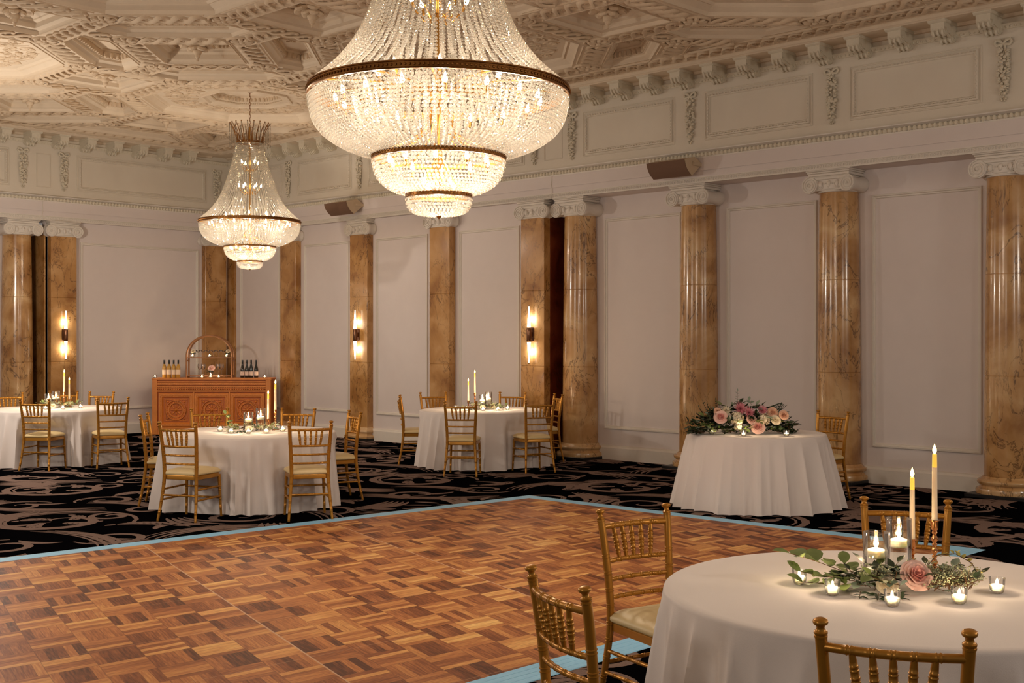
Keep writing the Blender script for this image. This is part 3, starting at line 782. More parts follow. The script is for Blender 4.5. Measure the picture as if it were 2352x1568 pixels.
for kind, p, c in cof:
    mb = cm[kind]; full = len(p) in (4, 6, 8) and area(p) > 0.6
    if kind == 'square':
        steps(mb, p, [(0, -.012), (0.0, .0), (.012, .03), (.07, .045), (.075, .10), (.12, .115), (.125, .13), (.18, .16), (.2, .2), (.2, .26)])
        if full:
            q = inset(p, .185); 
            for k in range(4):
                a, b = Vector(q[k]), Vector(q[(k + 1) % 4])
                for t in range(14):
                    u = a.lerp(b, (t + .5) / 14); orn.tube([(u.x, u.y, ZC + .165), (u.x, u.y, ZC + .25)], .014, 5)
    elif kind == 'lozenge':
        steps(mb, p, [(0, -.012), (0, 0), (.012, .03), (.05, .04), (.055, .10), (.10, .125), (.105, .14), (.15, .155), (.16, .23), (.2, .24), (.2, .26)])
        if full: edge_row(orn, p, .155, .195, .045, .022, (1, 1, 1.9))
    elif kind == 'hexagon':
        steps(mb, p, [(0, -.012), (0, 0), (.012, .03), (.06, .06), (.065, .085), (.085, .09), (.10, .17), (.115, .18), (.12, .2)])
        if full:
            edge_row(orn, p, .096, .135, .075, .030, (1, 1, 1.5)); edge_row(orn, inset(p, .003), .09, .105, .0375, .012)
            cx, cy = c
            for k in range(9):
                a = 2 * PI * k / 9; 
                stroke(orn, scroll_pts(cx + .10 * cos(a), cy + .10 * sin(a), .07, a, 1 if k % 2 else -1, 0.9, 9), [.012 * (1 - j / 12) for j in range(9)], ZC + .195, .9)
    else:
        steps(mb, p, [(0, -.012), (0, 0), (.012, .03), (.075, .075), (.08, .085), (.11, .09), (.115, .075), (.13, .09), (.14, .10)], lid=False)
        # relief field with an inner octagonal well
        ins = inset(p, .14); io = inset(octagon(c[0], c[1], 0.62), 0)
        full8 = len(p) == 8 and area(p) > 6
        if full8:
            n = 8
            v = [(q[0], q[1], ZC + .10) for q in ins] + [(q[0], q[1], ZC + .10) for q in io]
            mb.add(v, [(k, (k + 1) % n, n + (k + 1) % n, n + k) for k in range(n)])
            steps(mb, octagon(c[0], c[1], 0.62), [(-.03, .10), (-.028, .07), (0, .065), (.03, .09), (.10, .105), (.105, .13), (.13, .14), (.15, .20), (.16, .21), (.16, .22)])
            edge_row(orn, octagon(c[0], c[1], .62), .142, .172, .06, .026, (1, 1, 1.4))
            edge_row(orn, octagon(c[0], c[1], .62), .105, .118, .028, .010)
            for k in range(8):
                a = 2 * PI * k / 8
                for hd in (1, -1):
                    for rr, off, sz in ((1.10, .17, .12), (.92, .10, .09), (1.14, .36, .085), (.86, .27, .07)):
                        a1 = a + hd * off; px, py = c[0] + rr * cos(a1), c[1] + rr * sin(a1)
                        stroke(orn, scroll_pts(px, py, sz, a1 + PI * .5 * hd, -hd, 1.4, 16), [.018 * (1 - j / 20) for j in range(16)], ZC + .098, .8)
                        for w in range(2):
                            b1 = rg.uniform(0, 2 * PI); stroke(orn, [(px + .04 * cos(b1), py + .04 * sin(b1)), (px + .10 * cos(b1), py + .10 * sin(b1)), (px + .15 * cos(b1 + .4), py + .15 * sin(b1 + .4))], [.02, .017, .003], ZC + .098, .7)
                stroke(orn, [(c[0] + .74 * cos(a), c[1] + .74 * sin(a)), (c[0] + 1.0 * cos(a), c[1] + 1.0 * sin(a)), (c[0] + 1.2 * cos(a), c[1] + 1.2 * sin(a))], [.022, .03, .006], ZC + .098, .7)
                orn.ball((c[0] + 1.0 * cos(a + .39), c[1] + 1.0 * sin(a + .39), ZC + .095), .05, 8, 5, 0, None, (1, 1, .6))
        else:
            mb.add([(q[0], q[1], ZC + .10) for q in ins], [tuple(range(len(ins)))])
            xs = [q[0] for q in ins]; ys = [q[1] for q in ins]
            for t in range(40):
                px, py = rg.uniform(min(xs), max(xs)), rg.uniform(min(ys), max(ys))
                if px < AMAX - .3 and py < BMAX - .3 and math.hypot(px - c[0], py - c[1]) < 1.15:
                    stroke(orn, scroll_pts(px, py, rg.uniform(.06, .11), rg.uniform(0, 6), rg.choice((1, -1)), 1.3, 13), [.016 * (1 - j / 16) for j in range(13)], ZC + .098, .8)
    if kind in ('square', 'lozenge') and full:
        if ro0 is None: ro0 = rosette_mesh(0.29).build('rosette', M['ceilrelief'], ceiling); o = ro0
        else: o = ro0.copy(); COL.objects.link(o)
        o.location = (c[0], c[1], ZC + .19); o.rotation_euler = (0, 0, rg.uniform(0, 1))
nm = {'square': 'square_coffer', 'lozenge': 'diamond_coffer', 'hexagon': 'hexagonal_coffer', 'octagon': 'octagonal_coffer'}
for k, mb in cm.items():
    mb.build(nm[k], M['ceil'], ceiling, smooth=25)
orn.build('coffer_ornament', M['ceilrelief'], ceiling)
# guilloche bands on the ribs
g = MB(); seen = set()
segs.append(((12.47, 2.0), (12.47, 19.62))); segs.append(((5.0, 19.60), (12.47, 19.60)))
def band(p, q, amp, r, clear):
    p = Vector(p); q = Vector(q); d = q - p; L = d.length
    if L < 0.2: return
    t = d / L; nrm = Vector((-t.y, t.x)); a0, a1 = clear, L - clear
    if a1 - a0 < 0.08: return
    k = max(1, round((a1 - a0) / 0.185)); n = max(9, k * 7)
    for ph in (0, PI):
        pts = []
        for i in range(n + 1):
            s = a0 + (a1 - a0) * i / n; ang = PI * k * i / n + ph
            w = p + t * s + nrm * (amp * sin(ang)); pts.append((w.x, w.y, ZC - 0.008 + 0.012 * cos(ang)))
        g.tube(pts, r, 6, 0, None, True, .55)
    for i in range(k):
        w = p + t * (a0 + (a1 - a0) * (i + .5) / k)
        g.ball((w.x, w.y, ZC), 0.022, 6, 4, 0, Matrix.Identity(4), (1, 1, .9))
    for sg in (-1, 1):
        e0 = p + t * a0 + nrm * (sg * (amp + r + 0.03)); e1 = p + t * a1 + nrm * (sg * (amp + r + 0.03))
        g.tube([(e0.x, e0.y, ZC), (e1.x, e1.y, ZC)], 0.012, 4)
for p, q in segs:
    long = (math.hypot(p[0] - q[0], p[1] - q[1]) > 4)
    if not long:
        def cl(p, q):
            for ax, lim in ((0, AMAX + .02), (1, BMAX + .03)):
                if p[ax] > lim and q[ax] > lim: return None
                if p[ax] > lim: t = (lim - q[ax]) / (p[ax] - q[ax]); p = (q[0] + t * (p[0] - q[0]), q[1] + t * (p[1] - q[1]))
                if q[ax] > lim: t = (lim - p[ax]) / (q[ax] - p[ax]); q = (p[0] + t * (q[0] - p[0]), p[1] + t * (q[1] - p[1]))
            return p, q
        r = cl(p, q)
        if r is None: continue
        p, q = r
        if max(camY(*p), camY(*q)) < 11.3: continue
        key = tuple(sorted((tuple(round(x, 2) for x in p), tuple(round(x, 2) for x in q))))
        if key in seen: continue
        seen.add(key)
    band(p, q, 0.10, 0.032, 0.02 if long else 0.19)
g.build('guilloche_band', M['ceilrelief'], ceiling, smooth=60)
nr = MB()
for (x, y) in nodes:
    if x > AMAX or y > BMAX or camY(x, y) < 11.3: continue
    nr.lathe([(0.185, 0.0), (0.18, -0.022), (0.165, -0.02), (0.155, -0.008)], 20, 0, T(x, y, ZC), cap=False)
    for k in range(8):
        a = 2 * PI * k / 8; nr.ball((0, 0, 0), 1, 7, 4, 0, T(x + .085 * cos(a), y + .085 * sin(a), ZC - .01) @ RZ(a), (.06, .034, .03))
    nr.ball((x, y, ZC - .02), .034, 8, 5)
nr.build('rib_rosette', M['ceilrelief'], ceiling)

# ------------------------------------------------------------------ carpeted floor
fm = MB(); fm.add([(-3, -3, 0), (AW + 0.6, -3, 0), (AW + 0.6, BW + 0.6, 0), (-3, BW + 0.6, 0)], [(0, 1, 2, 3)])
floor = struct(fm.build('floor', M['carpet'], recalc=False))
cp = MB(); cg = random.Random(11)
RK = [0]
def ribbon(pts, ws):
    RK[0] += 1; z = .0015 + 4e-5 * (RK[0] % 37)
    v = []; n = len(pts)
    for i in range(n):
        p = Vector(pts[i]); t = Vector(pts[min(i + 1, n - 1)]) - Vector(pts[max(i - 1, 0)])
        if t.length < 1e-9: t = Vector((1, 0))
        t.normalize(); nn = Vector((-t.y, t.x)) * ws[i] * .5
        v += [(p.x + nn.x, p.y + nn.y, z), (p.x - nn.x, p.y - nn.y, z)]
    cp.add(v, [(2 * i, 2 * i + 1, 2 * i + 3, 2 * i + 2) for i in range(n - 1)])
def spiral(c, r, a0, hand, turns, w, n=34, tail=0.16):
    pts = []; ws = []
    for i in range(n):
        t = i / (n - 1); rr = r * (1 - t) ** .75 + r * .1 * t; a = a0 + hand * turns * 2 * PI * t
        pts.append((c[0] + rr * cos(a), c[1] + rr * sin(a))); ws.append(.75 * w * (0.25 + 1.1 * sin(PI * min(1, t * .9 + .08)) ** 1.2))
    ribbon(pts, ws)
    pts2 = [(c[0] + (p[0] - c[0]) * .86, c[1] + (p[1] - c[1]) * .86) for p in pts[2:-6]]
    ribbon(pts2, [x * .32 for x in ws[2:-6]])
    return pts
def leaf(p, a, L, w, bend):
    n = 12; pts = []; ws = []; x, y = p; ang = a
    for i in range(n):
        t = i / (n - 1); pts.append((x, y)); ws.append(w * (sin(PI * min(1, t * 1.02)) ** .8) + .012)
        x += L / n * cos(ang); y += L / n * sin(ang); ang += bend / n
    ribbon(pts, ws); return pts
def feather(p, a, L, W, bend, n=9):
    """acanthus leaf: curved spine with lobes to both sides"""
    x, y = p; ang = a
    for i in range(n):
        t = i / (n - 1); w = W * (.35 + sin(PI * min(1, .15 + t * .85)))
        for sg in (-1, 1):
            leaf((x, y), ang + sg * (.95 - .45 * t), w, .16 * w + .010, -sg * .9)
        x += L / n * cos(ang); y += L / n * sin(ang); ang += bend / n
    leaf((x, y), ang, W * .8, .05, bend * .3)
def frond(p, a, L, hand, k=5):
    """sheaf of slender blades with curled tips"""
    for i in range(k):
        s = (i - (k - 1) / 2)
        q = (p[0] - .055 * s * sin(a), p[1] + .055 * s * cos(a))
        leaf(q, a + .07 * s, L * (1 - .10 * abs(s)), .035 + .006 * (k - abs(s)), hand * (.9 + .22 * s))
    leaf((p[0] + L * .55 * cos(a + hand * .3), p[1] + L * .55 * sin(a + hand * .3)), a - hand * .6, L * .4, .11, -hand * 1.9)
def palmette(c, a, r):
    for ring, (n, L, w) in enumerate(((15, 1.0, .085), (11, .64, .085), (7, .34, .07))):
        for k in range(n):
            b = a + (k / (n - 1) - .5) * 4.9
            r0 = r * (.64, .34, .08)[ring]
            q = (c[0] + r0 * cos(b), c[1] + r0 * sin(b))
            leaf(q, b, r * (.40, .28, .24)[ring], w * r * .95, .5 if k > n / 2 else -.5)
    for hd in (-1, 1):
        spiral((c[0] - .55 * r * cos(a) - hd * .45 * r * sin(a), c[1] - .55 * r * sin(a) + hd * .45 * r * cos(a)), r * .42, a + hd * 1.2, hd, 1.15, .085)
def sweep(p, a, L, bend):
    for o, w in ((-.10, .03), (-.035, .055), (.045, .035), (.11, .022)):
        q = (p[0] - o * sin(a), p[1] + o * cos(a)); n = 18; x, y = q; ang = a; pts = []
        for i in range(n): pts.append((x, y)); x += L / n * cos(ang); y += L / n * sin(ang); ang += bend / n
        ribbon(pts, [w * (.3 + sin(PI * i / (n - 1))) for i in range(n)])
P0 = 2.3
for i in range(-1, 7):
    for j in range(-1, 9):
        ox, oy = -0.6 + i * P0 + (P0 / 2 if j % 2 else 0), -0.5 + j * P0
        def k(x, y): return (ox + x, oy + y)
        if (i + j) % 2 == 0: palmette(k(.1, .1), .9 + .5 * (j % 3) + PI * (i % 2), .78)
        else:
            spiral(k(.1, 0), .74, .4 + j, 1, 1.45, .105); 
            for q in range(4): feather(k(.1 + .14 * cos(q * 1.57), .14 * sin(q * 1.57)), q * 1.57 + .5, .30, .12, 1.2, 6)
        h = 1 if (i + 2 * j) % 3 else -1
        sweep(k(.85, .5), 1.9 - .9 * h, 1.5, 1.2 * h); sweep(k(-.95, .75), -.4 + h, 1.35, -1.5 * h)
        spiral(k(1.15, 1.05), .33, 1.0 + i, h, 1.25, .07); spiral(k(-.85, -1.0), .36, 3.0 - i, -h, 1.3, .07)
        frond(k(-.2, 1.0), .3 + .6 * h + j, .9, h, 5); frond(k(1.0, -.6), 2.4 + i, .8, -h, 4)
        feather(k(-.55, .35), 2.4 + j, .62, .17, 1.3 * h); feather(k(.75, -.95), .9 * i, .55, .15, -1.2 * h); 
        frond(k(.3, .75), 2.6 + .5 * i, .75, h, 4); frond(k(-.75, -.55), -1.0 + .7 * j, .8, -h, 5); sweep(k(-.2, -1.25), .3 + h, 1.1, 1.3 * h)
        spiral(k(.62, -.05), .22, i + j, -h, 1.3, .075)
        spiral(k(-1.2, .1), .26, .5 + j, h, 1.2, .07); leaf(k(.5, -1.1), .2 * j, .55, .09, 1.6 * h); leaf(k(-.4, -1.15), 2.2 + .3 * i, .5, .08, -1.6)
cpo = cp.build('carpet_scrollwork', M['carpetpat'], floor, smooth=0, recalc=False); cpo['kind'] = 'stuff'

# ------------------------------------------------------------------ dance floor
DF = thing('dance_floor', 'parquet dance floor of basket-weave blocks with blue metal edging on the black carpet', 'dance floor', (0, 0, 0))
qa, qb, qc, qd = Vector((9.717, 9.02)), Vector((9.82, 3.985)), Vector((1.6, 4.20)), Vector((1.6, 9.68))
ew = 0.20
def insq(q, d): return [Vector(p) for p in inset([tuple(x) for x in q], d)]
outer = [qa, qb, qc, qd]; inner = insq(outer, ew)
pm = MB(); pm.add([(p.x, p.y, 0.010) for p in inner], [(0, 1, 2, 3)])
po = pm.build('parquet_surface', M['parquet'], DF, recalc=False)
uvl = po.data.uv_layers.new(name='plan')
ax = (qa - qd).normalized(); ay = Vector((0.30, 1.0)).normalized()
for lp in po.data.loops:
    p = Vector(po.data.vertices[lp.vertex_index].co[:2]) - Vector((4.75, 7.93))
    det = ax.x * ay.y - ax.y * ay.x
    uvl.data[lp.index].uv = ((p.x * ay.y - p.y * ay.x) / det, (ax.x * p.y - ax.y * p.x) / det)
for k in range(4):
    e = MB(); o1, o2, i1, i2 = outer[k], outer[(k + 1) % 4], inner[k], inner[(k + 1) % 4]
    prof = [(0, 0.0028), (0.03, 0.0060), (0.24, 0.0066), (0.25, 0.0060), (0.27, 0.0060), (0.28, 0.0070), (0.49, 0.0076), (0.50, 0.0070), (0.52, 0.0070), (0.53, 0.0082), (0.74, 0.0088), (0.75, 0.0082), (0.77, 0.0082), (0.78, 0.0094), (0.97, 0.0108), (1.02, 0.0110), (1.02, 0.0)]
    v = []
    for t, z in prof:
        a = o1.lerp(i1, t); b = o2.lerp(i2, t); v += [(a.x, a.y, z), (b.x, b.y, z)]
    e.add(v, [(2 * i, 2 * i + 1, 2 * i + 3, 2 * i + 2) for i in range(len(prof) - 1)])
    e.build('edge_ramp', M['edge'], DF, smooth=20)

# ------------------------------------------------------------------ gold bamboo-turned chairs
def catmull(P, n):
    out = []; P = [Vector(p) for p in P]; m = len(P) - 1
    for i in range(n + 1):
        t = i / n * m; k = min(int(t), m - 1); u = t - k
        p0, p1, p2, p3 = P[max(k - 1, 0)], P[k], P[k + 1], P[min(k + 2, m)]
        out.append(0.5 * ((2 * p1) + (p2 - p0) * u + (2 * p0 - 5 * p1 + 4 * p2 - p3) * u * u + (3 * p1 - p0 - 3 * p2 + p3) * u ** 3))
    return out
def bamboo(mb, P, r, rings, seg=10, n=26, taper=None, X=None):
    """turned rod along P with pairs of thin raised rings at the given fractions"""
    base = catmull(P, n); pts = []; rad = []
    L = [0]
    for i in range(1, len(base)): L.append(L[-1] + (base[i] - base[i - 1]).length)
    tot = L[-1]
    def at(s):
        s = max(0, min(tot, s))
        for i in range(1, len(L)):
            if L[i] >= s: 
                u = (s - L[i - 1]) / max(1e-9, L[i] - L[i - 1]); return base[i - 1].lerp(base[i], u)
        return base[-1]
    st = [(x, 1.0) for x in L]
    for q in rings:
        c = q * tot
        for o in (-0.0062, 0.0062):
            for dx, k in ((-0.0030, 1.0), (-0.0014, 1.13), (0.0014, 1.13), (0.0030, 1.0)): st.append((c + o + dx, k))
    st = sorted([x for x in st if -1e-6 <= x[0] <= tot + 1e-6])
    for s, k in st:
        f = taper(s / tot) if taper else 1
        pts.append(at(s)); rad.append(r * k * f)
    mb.tube(pts, rad, seg, 0, X)
def make_chair():
    t = thing('chiavari_chair', '', 'chair')
    back = lambda x, y0, z, bow: [(-x, y0, z), (-x * .5, y0 - bow * .75, z), (0, y0 - bow, z), (x * .5, y0 - bow * .75, z), (x, y0, z)]
    def post(z):      # x, y of the rear post at height z
        K = [(0, .208, -.262), (.2, .190, -.222), (.42, .176, -.196), (.60, .180, -.200), (.80, .192, -.222), (.91, .199, -.240)]
        for a, b in zip(K, K[1:]):
            if a[0] <= z <= b[0]:
                u = (z - a[0]) / (b[0] - a[0]); return a[1] + u * (b[1] - a[1]), a[2] + u * (b[2] - a[2])
        return K[-1][1:]
    for sg in (-1, 1):
        mb = MB(); zs = (0.012, .2, .42, .60, .80, .905)
        P = [(sg * post(z)[0], post(z)[1], z) for z in zs]
        bamboo(mb, P, .0172, (.09, .19, .29, .385, .47, .56, .64, .725, .81), 12, 30, lambda u: .72 + .36 * sin(min(1, u * 1.5) * PI / 2) - .12 * max(0, u - .6))
        X = T(P[-1][0], P[-1][1], P[-1][2]) @ RX(.16)
        mb.lathe([(.0165, -.012), (.0195, -.010), (.0195, -.004), (.0165, -.002), (.020, .001), (.020, .007), (.0165, .009), (.0130, .013), (.0115, .020), (.014, .026), (.0205, .030), (.0225, .036), (.0205, .042), (.012, .0465), (0, .0475)], 16, 0, X)
        mb.lathe([(.012, 0), (.012, .016)], 10, 0, T(P[0][0], P[0][1], 0))
        mb.build('rear_leg', M['gold'], t, smooth=50)
        mb = MB()
        bamboo(mb, [(sg * .196, .205, .012), (sg * .188, .196, .22), (sg * .182, .188, .415)], .0165, (.2, .42, .64, .84), 12, 14, lambda u: .70 + .32 * u)
        mb.lathe([(.012, 0), (.012, .016)], 10, 0, T(sg * .197, .206, 0))
        mb.build('front_leg', M['gold'], t, smooth=50)
    def rail(name, z, bow, r, rings):
        x, y = post(z); mb = MB()
        bamboo(mb, back(x, y, z, bow), r, rings, 10, 20); return mb.build(name, M['gold'], t, smooth=50)
    rail('top_rail', .868, .034, .0135, (.2, .36, .5, .64, .8))
    rail('back_rail', .712, .030, .0112, (.14, .27, .42, .58, .73, .86))
    rail('back_rail', .628, .026, .0105, (.14, .27, .42, .58, .73, .86))
    rail('back_rail', .545, .022, .0105, (.14, .27, .42, .58, .73, .86))
    for k in range(5):
        u = (k - 2) * .27
        x1, y1 = post(.868); x0, y0 = post(.712)
        f = 1 - (u / 1.0) ** 2 * .9
        mb = MB()
        bamboo(mb, [(u * x1 * 1.05, y1 - .034 * (1 - u * u), .860), (u * x0 * .93, y0 - .030 * (1 - u * u), .718)], .0118, (.3, .54, .78), 8, 10, lambda q: .62 + .5 * sin(PI * min(1, .12 + q * .82)))
        mb.build('spindle', M['gold'], t, smooth=50)
    # stretchers
    def st(p, q, rings=(.2, .4, .6, .8)):
        mb = MB(); bamboo(mb, [p, Vector(p).lerp(Vector(q), .5), q], .0098, rings, 8, 8); mb.build('stretcher', M['gold'], t, smooth=50)
    for sg in (-1, 1):
        for z in (.30, .20):
            x, y = post(z); st((sg * x, y, z), (sg * (.19 + .004), .2, z))
    x, y = post(.245); st((-x, y, .245), (x, y, .245)); st((-.19, .198, .285), (.19, .198, .285)); st((-.191, .2, .185), (.191, .2, .185))
    # seat rim and cushion
    def outline(o, n=10):
        if o < -.05:
            k_ = 1 + (o + .05) / .16; return [(x_ * k_, y_ * k_) for x_, y_ in outline(-.05)]
        pts = []
        cs = [(.205 + o, .205 + o, .06), (-.205 - o, .205 + o, .06), (-.178 - o, -.198 - o * .5, .03), (.178 + o, -.198 - o * .5, .03)]
        for i, (cx, cy, r) in enumerate(cs):
            p0 = Vector(cs[i - 1][:2]); p1 = Vector((cx, cy)); p2 = Vector(cs[(i + 1) % 4][:2])
            a = p1 + (p0 - p1).normalized() * r * 1.3; b = p1 + (p2 - p1).normalized() * r * 1.3
            for k in range(6):
                u = k / 5; pts.append(tuple(a * (1 - u) ** 2 + p1 * 2 * u * (1 - u) + b * u * u))
        return pts
    def slab(mb, rings):
        n = 24; v = []; f = []
        for o, z, dome in rings:
            for p in outline(o): v.append((p[0], p[1], z))
        m = len(rings)
        for a in range(m - 1):
            for k in range(n): f.append((a * n + k, a * n + (k + 1) % n, a * n + n + (k + 1) % n, a * n + n + k))
        f.append(tuple(range(n - 1, -1, -1))); f.append(tuple(range((m - 1) * n, m * n))); mb.add(v, f)
    mb = MB(); slab(mb, [(-.008, .392, 0), (0, .396, 0), (.001, .43, 0), (-.004, .436, 0), (-.03, .438, 0)]); mb.build('seat_frame', M['gold'], t, smooth=40)
    mb = MB(); slab(mb, [(-.03, .436, 0), (.004, .438, 0), (.012, .447, 0), (.012, .460, 0), (-.002, .475, 0), (-.03, .487, 0), (-.075, .496, 0), (-.14, .500, 0)]); mb.build('seat_cushion', M['cushion'], t, smooth=60)
    return t
chair0 = make_chair(); used = [0]; CH = []
def chair(rm, face, label, grp, top=False):
    """rm: plan point (camera frame) midway between the rear feet (or post tops); face: facing direction (camera frame)"""
    off = .245 if top else .262
    fx, fy = face; n = math.hypot(fx, fy); fx /= n; fy /= n
    X, Y = rm[0] + fx * off, rm[1] + fy * off
    a, b = C2R(X, Y); da, db = rdir(fx, fy)
    rz = math.atan2(db, da) - PI / 2
    o = chair0 if not used[0] else dup(chair0, (0, 0, 0)); used[0] = 1
    o.location = (a, b, 0); o.rotation_euler = (0, 0, rz); o['label'] = label; o['group'] = grp
    CH.append((a, b, da, db)); return o
T1, T2, T3, T4, T5 = (1.505, 4.70), (-2.77, 12.62), (-.42, 16.5), (-6.42, 16.8), (2.55, 12.5)
g1 = 'gold chairs round the table with the pink rose'
chair((.15, 4.03), (.38, .176), 'gold chair at the near blue floor edge, its frame cut by the picture bottom', g1, True)
chair((.577, 5.68), (.30, -.47), 'gold chair before the parquet, ivory seat tucked beside the big white cloth', g1, True)
chair((1.963, 5.97), (-.13, -.385), 'gold chair behind the tall taper candles and pink rose', g1, True)
chair((1.066, 3.345), (.15, .407), 'gold chair showing only top rail and spindles before the big white cloth', g1, True)
g2 = 'gold chairs round the table before the bar'
chair((-3.185, 11.36), (.33, 1), 'gold chair seen from behind, left one of two before the bar table', g2)
chair((-1.925, 11.45), (-.30, 1), 'gold chair seen from behind, right one of two before the bar table', g2)
chair((-3.89, 12.6), (1, .12), 'gold chair in side view at the left end of the table before the bar', g2)
chair((-1.70, 13.1), (-.86, -.42), 'gold chair in angled view at the right end of the table before the bar', g2)
chair((-3.44, 13.62), (.22, -1), 'gold chair directly in front of the carved bar, only its backrest showing', g2, True)
chair((-2.43, 13.62), (-.24, -1), 'gold chair right of the bar, backrest against the shaded marble pilaster', g2, True)
g3 = 'gold chairs round the table below the two sconces'
chair((-1.57, 16.58), (1, .08), 'gold chair seen edge-on at the left end of the table below the sconces', g3)
chair((-1.16, 17.6), (.45, -1), 'gold chair behind the sconce table, in front of the plain pilaster', g3, True)
chair((.01, 17.6), (-.35, -1), 'gold chair behind the sconce table, against the panel by the lit pilaster', g3, True)
chair((-.65, 15.04), (.10, 1), 'gold chair seen square from behind before the table below the sconces', g3)
chair((.37, 15.45), (-.42, 1), 'gold chair turned slightly, right one of two before the sconce table', g3)
chair((.68, 17.06), (-1, -.25), 'gold chair beside the round column base at the sconce table', g3)
g4 = 'gold chairs round the table by the picture\'s left edge'
chair((-6.25, 15.65), (.12, 1), 'gold chair seen from behind before the table at the left edge', g4)
chair((-5.33, 16.0), (-.55, 1), 'gold chair at the left-edge table, its ivory seat pointing left', g4)
chair((-7.35, 17.45), (.55, -1), 'gold chair cut by the left frame edge before the round column', g4, True)
chair((-6.74, 18.0), (.12, -1), 'gold chair behind the left-edge table, half hidden by its candles', g4, True)
chair((-6.10, 17.8), (-.25, -1), 'gold chair behind the left-edge table, against the big white panel', g4, True)
g5 = 'chair at the flower-laden table'
chair((3.53, 13.12), (-.80, -.62), 'gold chair behind the flower-laden table, beside the round column', g5)

# ------------------------------------------------------------------ tablecloths
def cloth(name, C, Rr, label, seed, nf=15, h=.757, flare=.08, amp=.05, grp='white floor-length tablecloths'):
    rg = random.Random(seed); a, b = C2R(*C)
    ph = [rg.uniform(0, 6.28) for _ in range(6)]
    nth, mb = 420, MB()
    def fold(th):
        u = nf * th / 2 + ph[0] + .8 * sin(3 * th + ph[1]) + .5 * sin(5 * th + ph[2])
        w = 1 - 1.9 * abs(sin(u)) ** .75
        w2 = 1 - 2 * abs(sin((nf * .9) * th + ph[3] + 1.1 * sin(2 * th + ph[4]))) ** .8
        return .75 * w + .35 * w2 * (.5 + .5 * sin(4 * th + ph[5]))
    prof = [(0, 0), (.45, 0), (.8, 0), (.96, 0)]
    v = []; f = []
    rows = []
    for r in (.0, .3, .6, .85, .955): rows.append([(Rr * r * cos(2 * PI * k / nth), Rr * r * sin(2 * PI * k / nth), h + .0) for k in range(nth)])
    for i in range(1, 6):
        q = i / 5 * PI / 2; rows.append([((Rr - .018 + .018 * sin(q)) * cos(2 * PI * k / nth), (Rr - .018 + .018 * sin(q)) * sin(2 * PI * k / nth), h - .018 + .018 * cos(q)) for k in range(nth)])
    nz = 26
    for i in range(1, nz + 1):
        t = i / nz; row = []
        for k in range(nth):
            th = 2 * PI * k / nth; w = fold(th)
            g = t ** .65
            r = Rr + flare * t ** .9 + amp * w * g * (1.0 if t > .12 else t / .12) * (1.1 + .5 * t)
            z = (h - .018) * (1 - t) + .006 + .012 * t * (.5 + .5 * sin(7 * th + ph[5]))
            x, y = r * cos(th), r * sin(th)
            for (ca, cb, da, db) in CH:
                px, py = a + x - ca, b + y - cb
                ly = px * da + py * db; lx = -px * db + py * da
                if abs(lx) < .36 and -.5 < ly < .235 and (ca - a) ** 2 + (cb - b) ** 2 < 2.6:
                    wz = 1 if z < .52 else max(0, 1 - (z - .52) / .16); wx = 1 if abs(lx) < .25 else max(0, 1 - (abs(lx) - .25) / .11)
                    m = (.235 - ly) * wz * wx; x += da * m; y += db * m
            row.append((x, y, z))
        rows.append(row)
    v = [p for r in rows for p in r]
    for i in range(len(rows) - 1):
        for k in range(nth): f.append((i * nth + k, i * nth + (k + 1) % nth, (i + 1) * nth + (k + 1) % nth, (i + 1) * nth + k))
    mb.add(v, f); o = mb.build(name, M['cloth'], None, (a, b, 0), smooth=80)
    return tag(o, label, 'tablecloth', grp)
cloth('tablecloth', T1, .905, 'large white round tablecloth under the pink rose centrepiece', 1, 22, amp=.05)
cloth('tablecloth', T2, .905, 'white round tablecloth on the table before the carved bar', 2, 26)
cloth('tablecloth', T3, .855, 'white round tablecloth on the table below the two sconce pilasters', 3, 26)
cloth('tablecloth', T4, .885, 'white round tablecloth on the table cut by the left frame edge', 4, 26)
cloth('tablecloth', T5, .715, 'white tablecloth falling to the carpet under the long flower arrangement', 5, 20, h=.757, flare=.15, amp=.045)

# ------------------------------------------------------------------ candles, vases, greenery
def votive_glass():
    mb = MB(); mb.lathe([(0, .0), (.020, .0), (.0255, .006), (.0285, .020), (.031, .058), (.0318, .0595), (.0300, .0595), (.0272, .021), (.0245, .010), (.0, .008)], 20)
    return mb.build('votive_glass', M['glass'], smooth=50)
def tealight():
    t = thing('tealight_candle', '', 'candle'); mb = MB()
    mb.lathe([(0, .009), (.0235, .0095), (.0262, .018), (.0272, .030), (.018, .0285), (.0, .0275)], 18); mb.build('wax', M['waxlit'], t, smooth=50)
    mb = MB(); mb.lathe([(.0, .0290), (.0042, .0315), (.0062, .036), (.0055, .041), (.0028, .048), (0, .055)], 10); mb.build('flame', M['flame'], t, smooth=80)
    return t
def cyl_vase(h, r=.052):
    t = thing('glass_cylinder_vase', '', 'vase'); mb = MB()
    mb.lathe([(0, 0), (r - .002, 0), (r, .003), (r, h), (r - .001, h + .0015), (r - .0028, h), (r - .0028, .010), (0, .009)], 32); mb.build('glass_wall', M['glass'], t, smooth=40)
    mb = MB(); mb.lathe([(0, .011), (r - .0036, .011), (r - .0036, h * .52), (0, h * .52)], 28); mb.build('water', M['water'], t, smooth=30)
    return t
def float_candle(r=.047):
    t = thing('floating_candle', '', 'candle'); mb = MB()
    mb.lathe([(0, -.012), (r * .8, -.012), (r * .97, -.004), (r, .006), (r * .985, .013), (r * .8, .019), (r * .4, .025), (0, .027)], 28); mb.build('wax', M['waxlit'], t, smooth=50)
    mb = MB(); mb.lathe([(0, .027), (.007, .033), (.0105, .043), (.009, .054), (.005, .064), (.0018, .074), (0, .078)], 12); mb.build('flame', M['flame'], t, smooth=80)
    return t
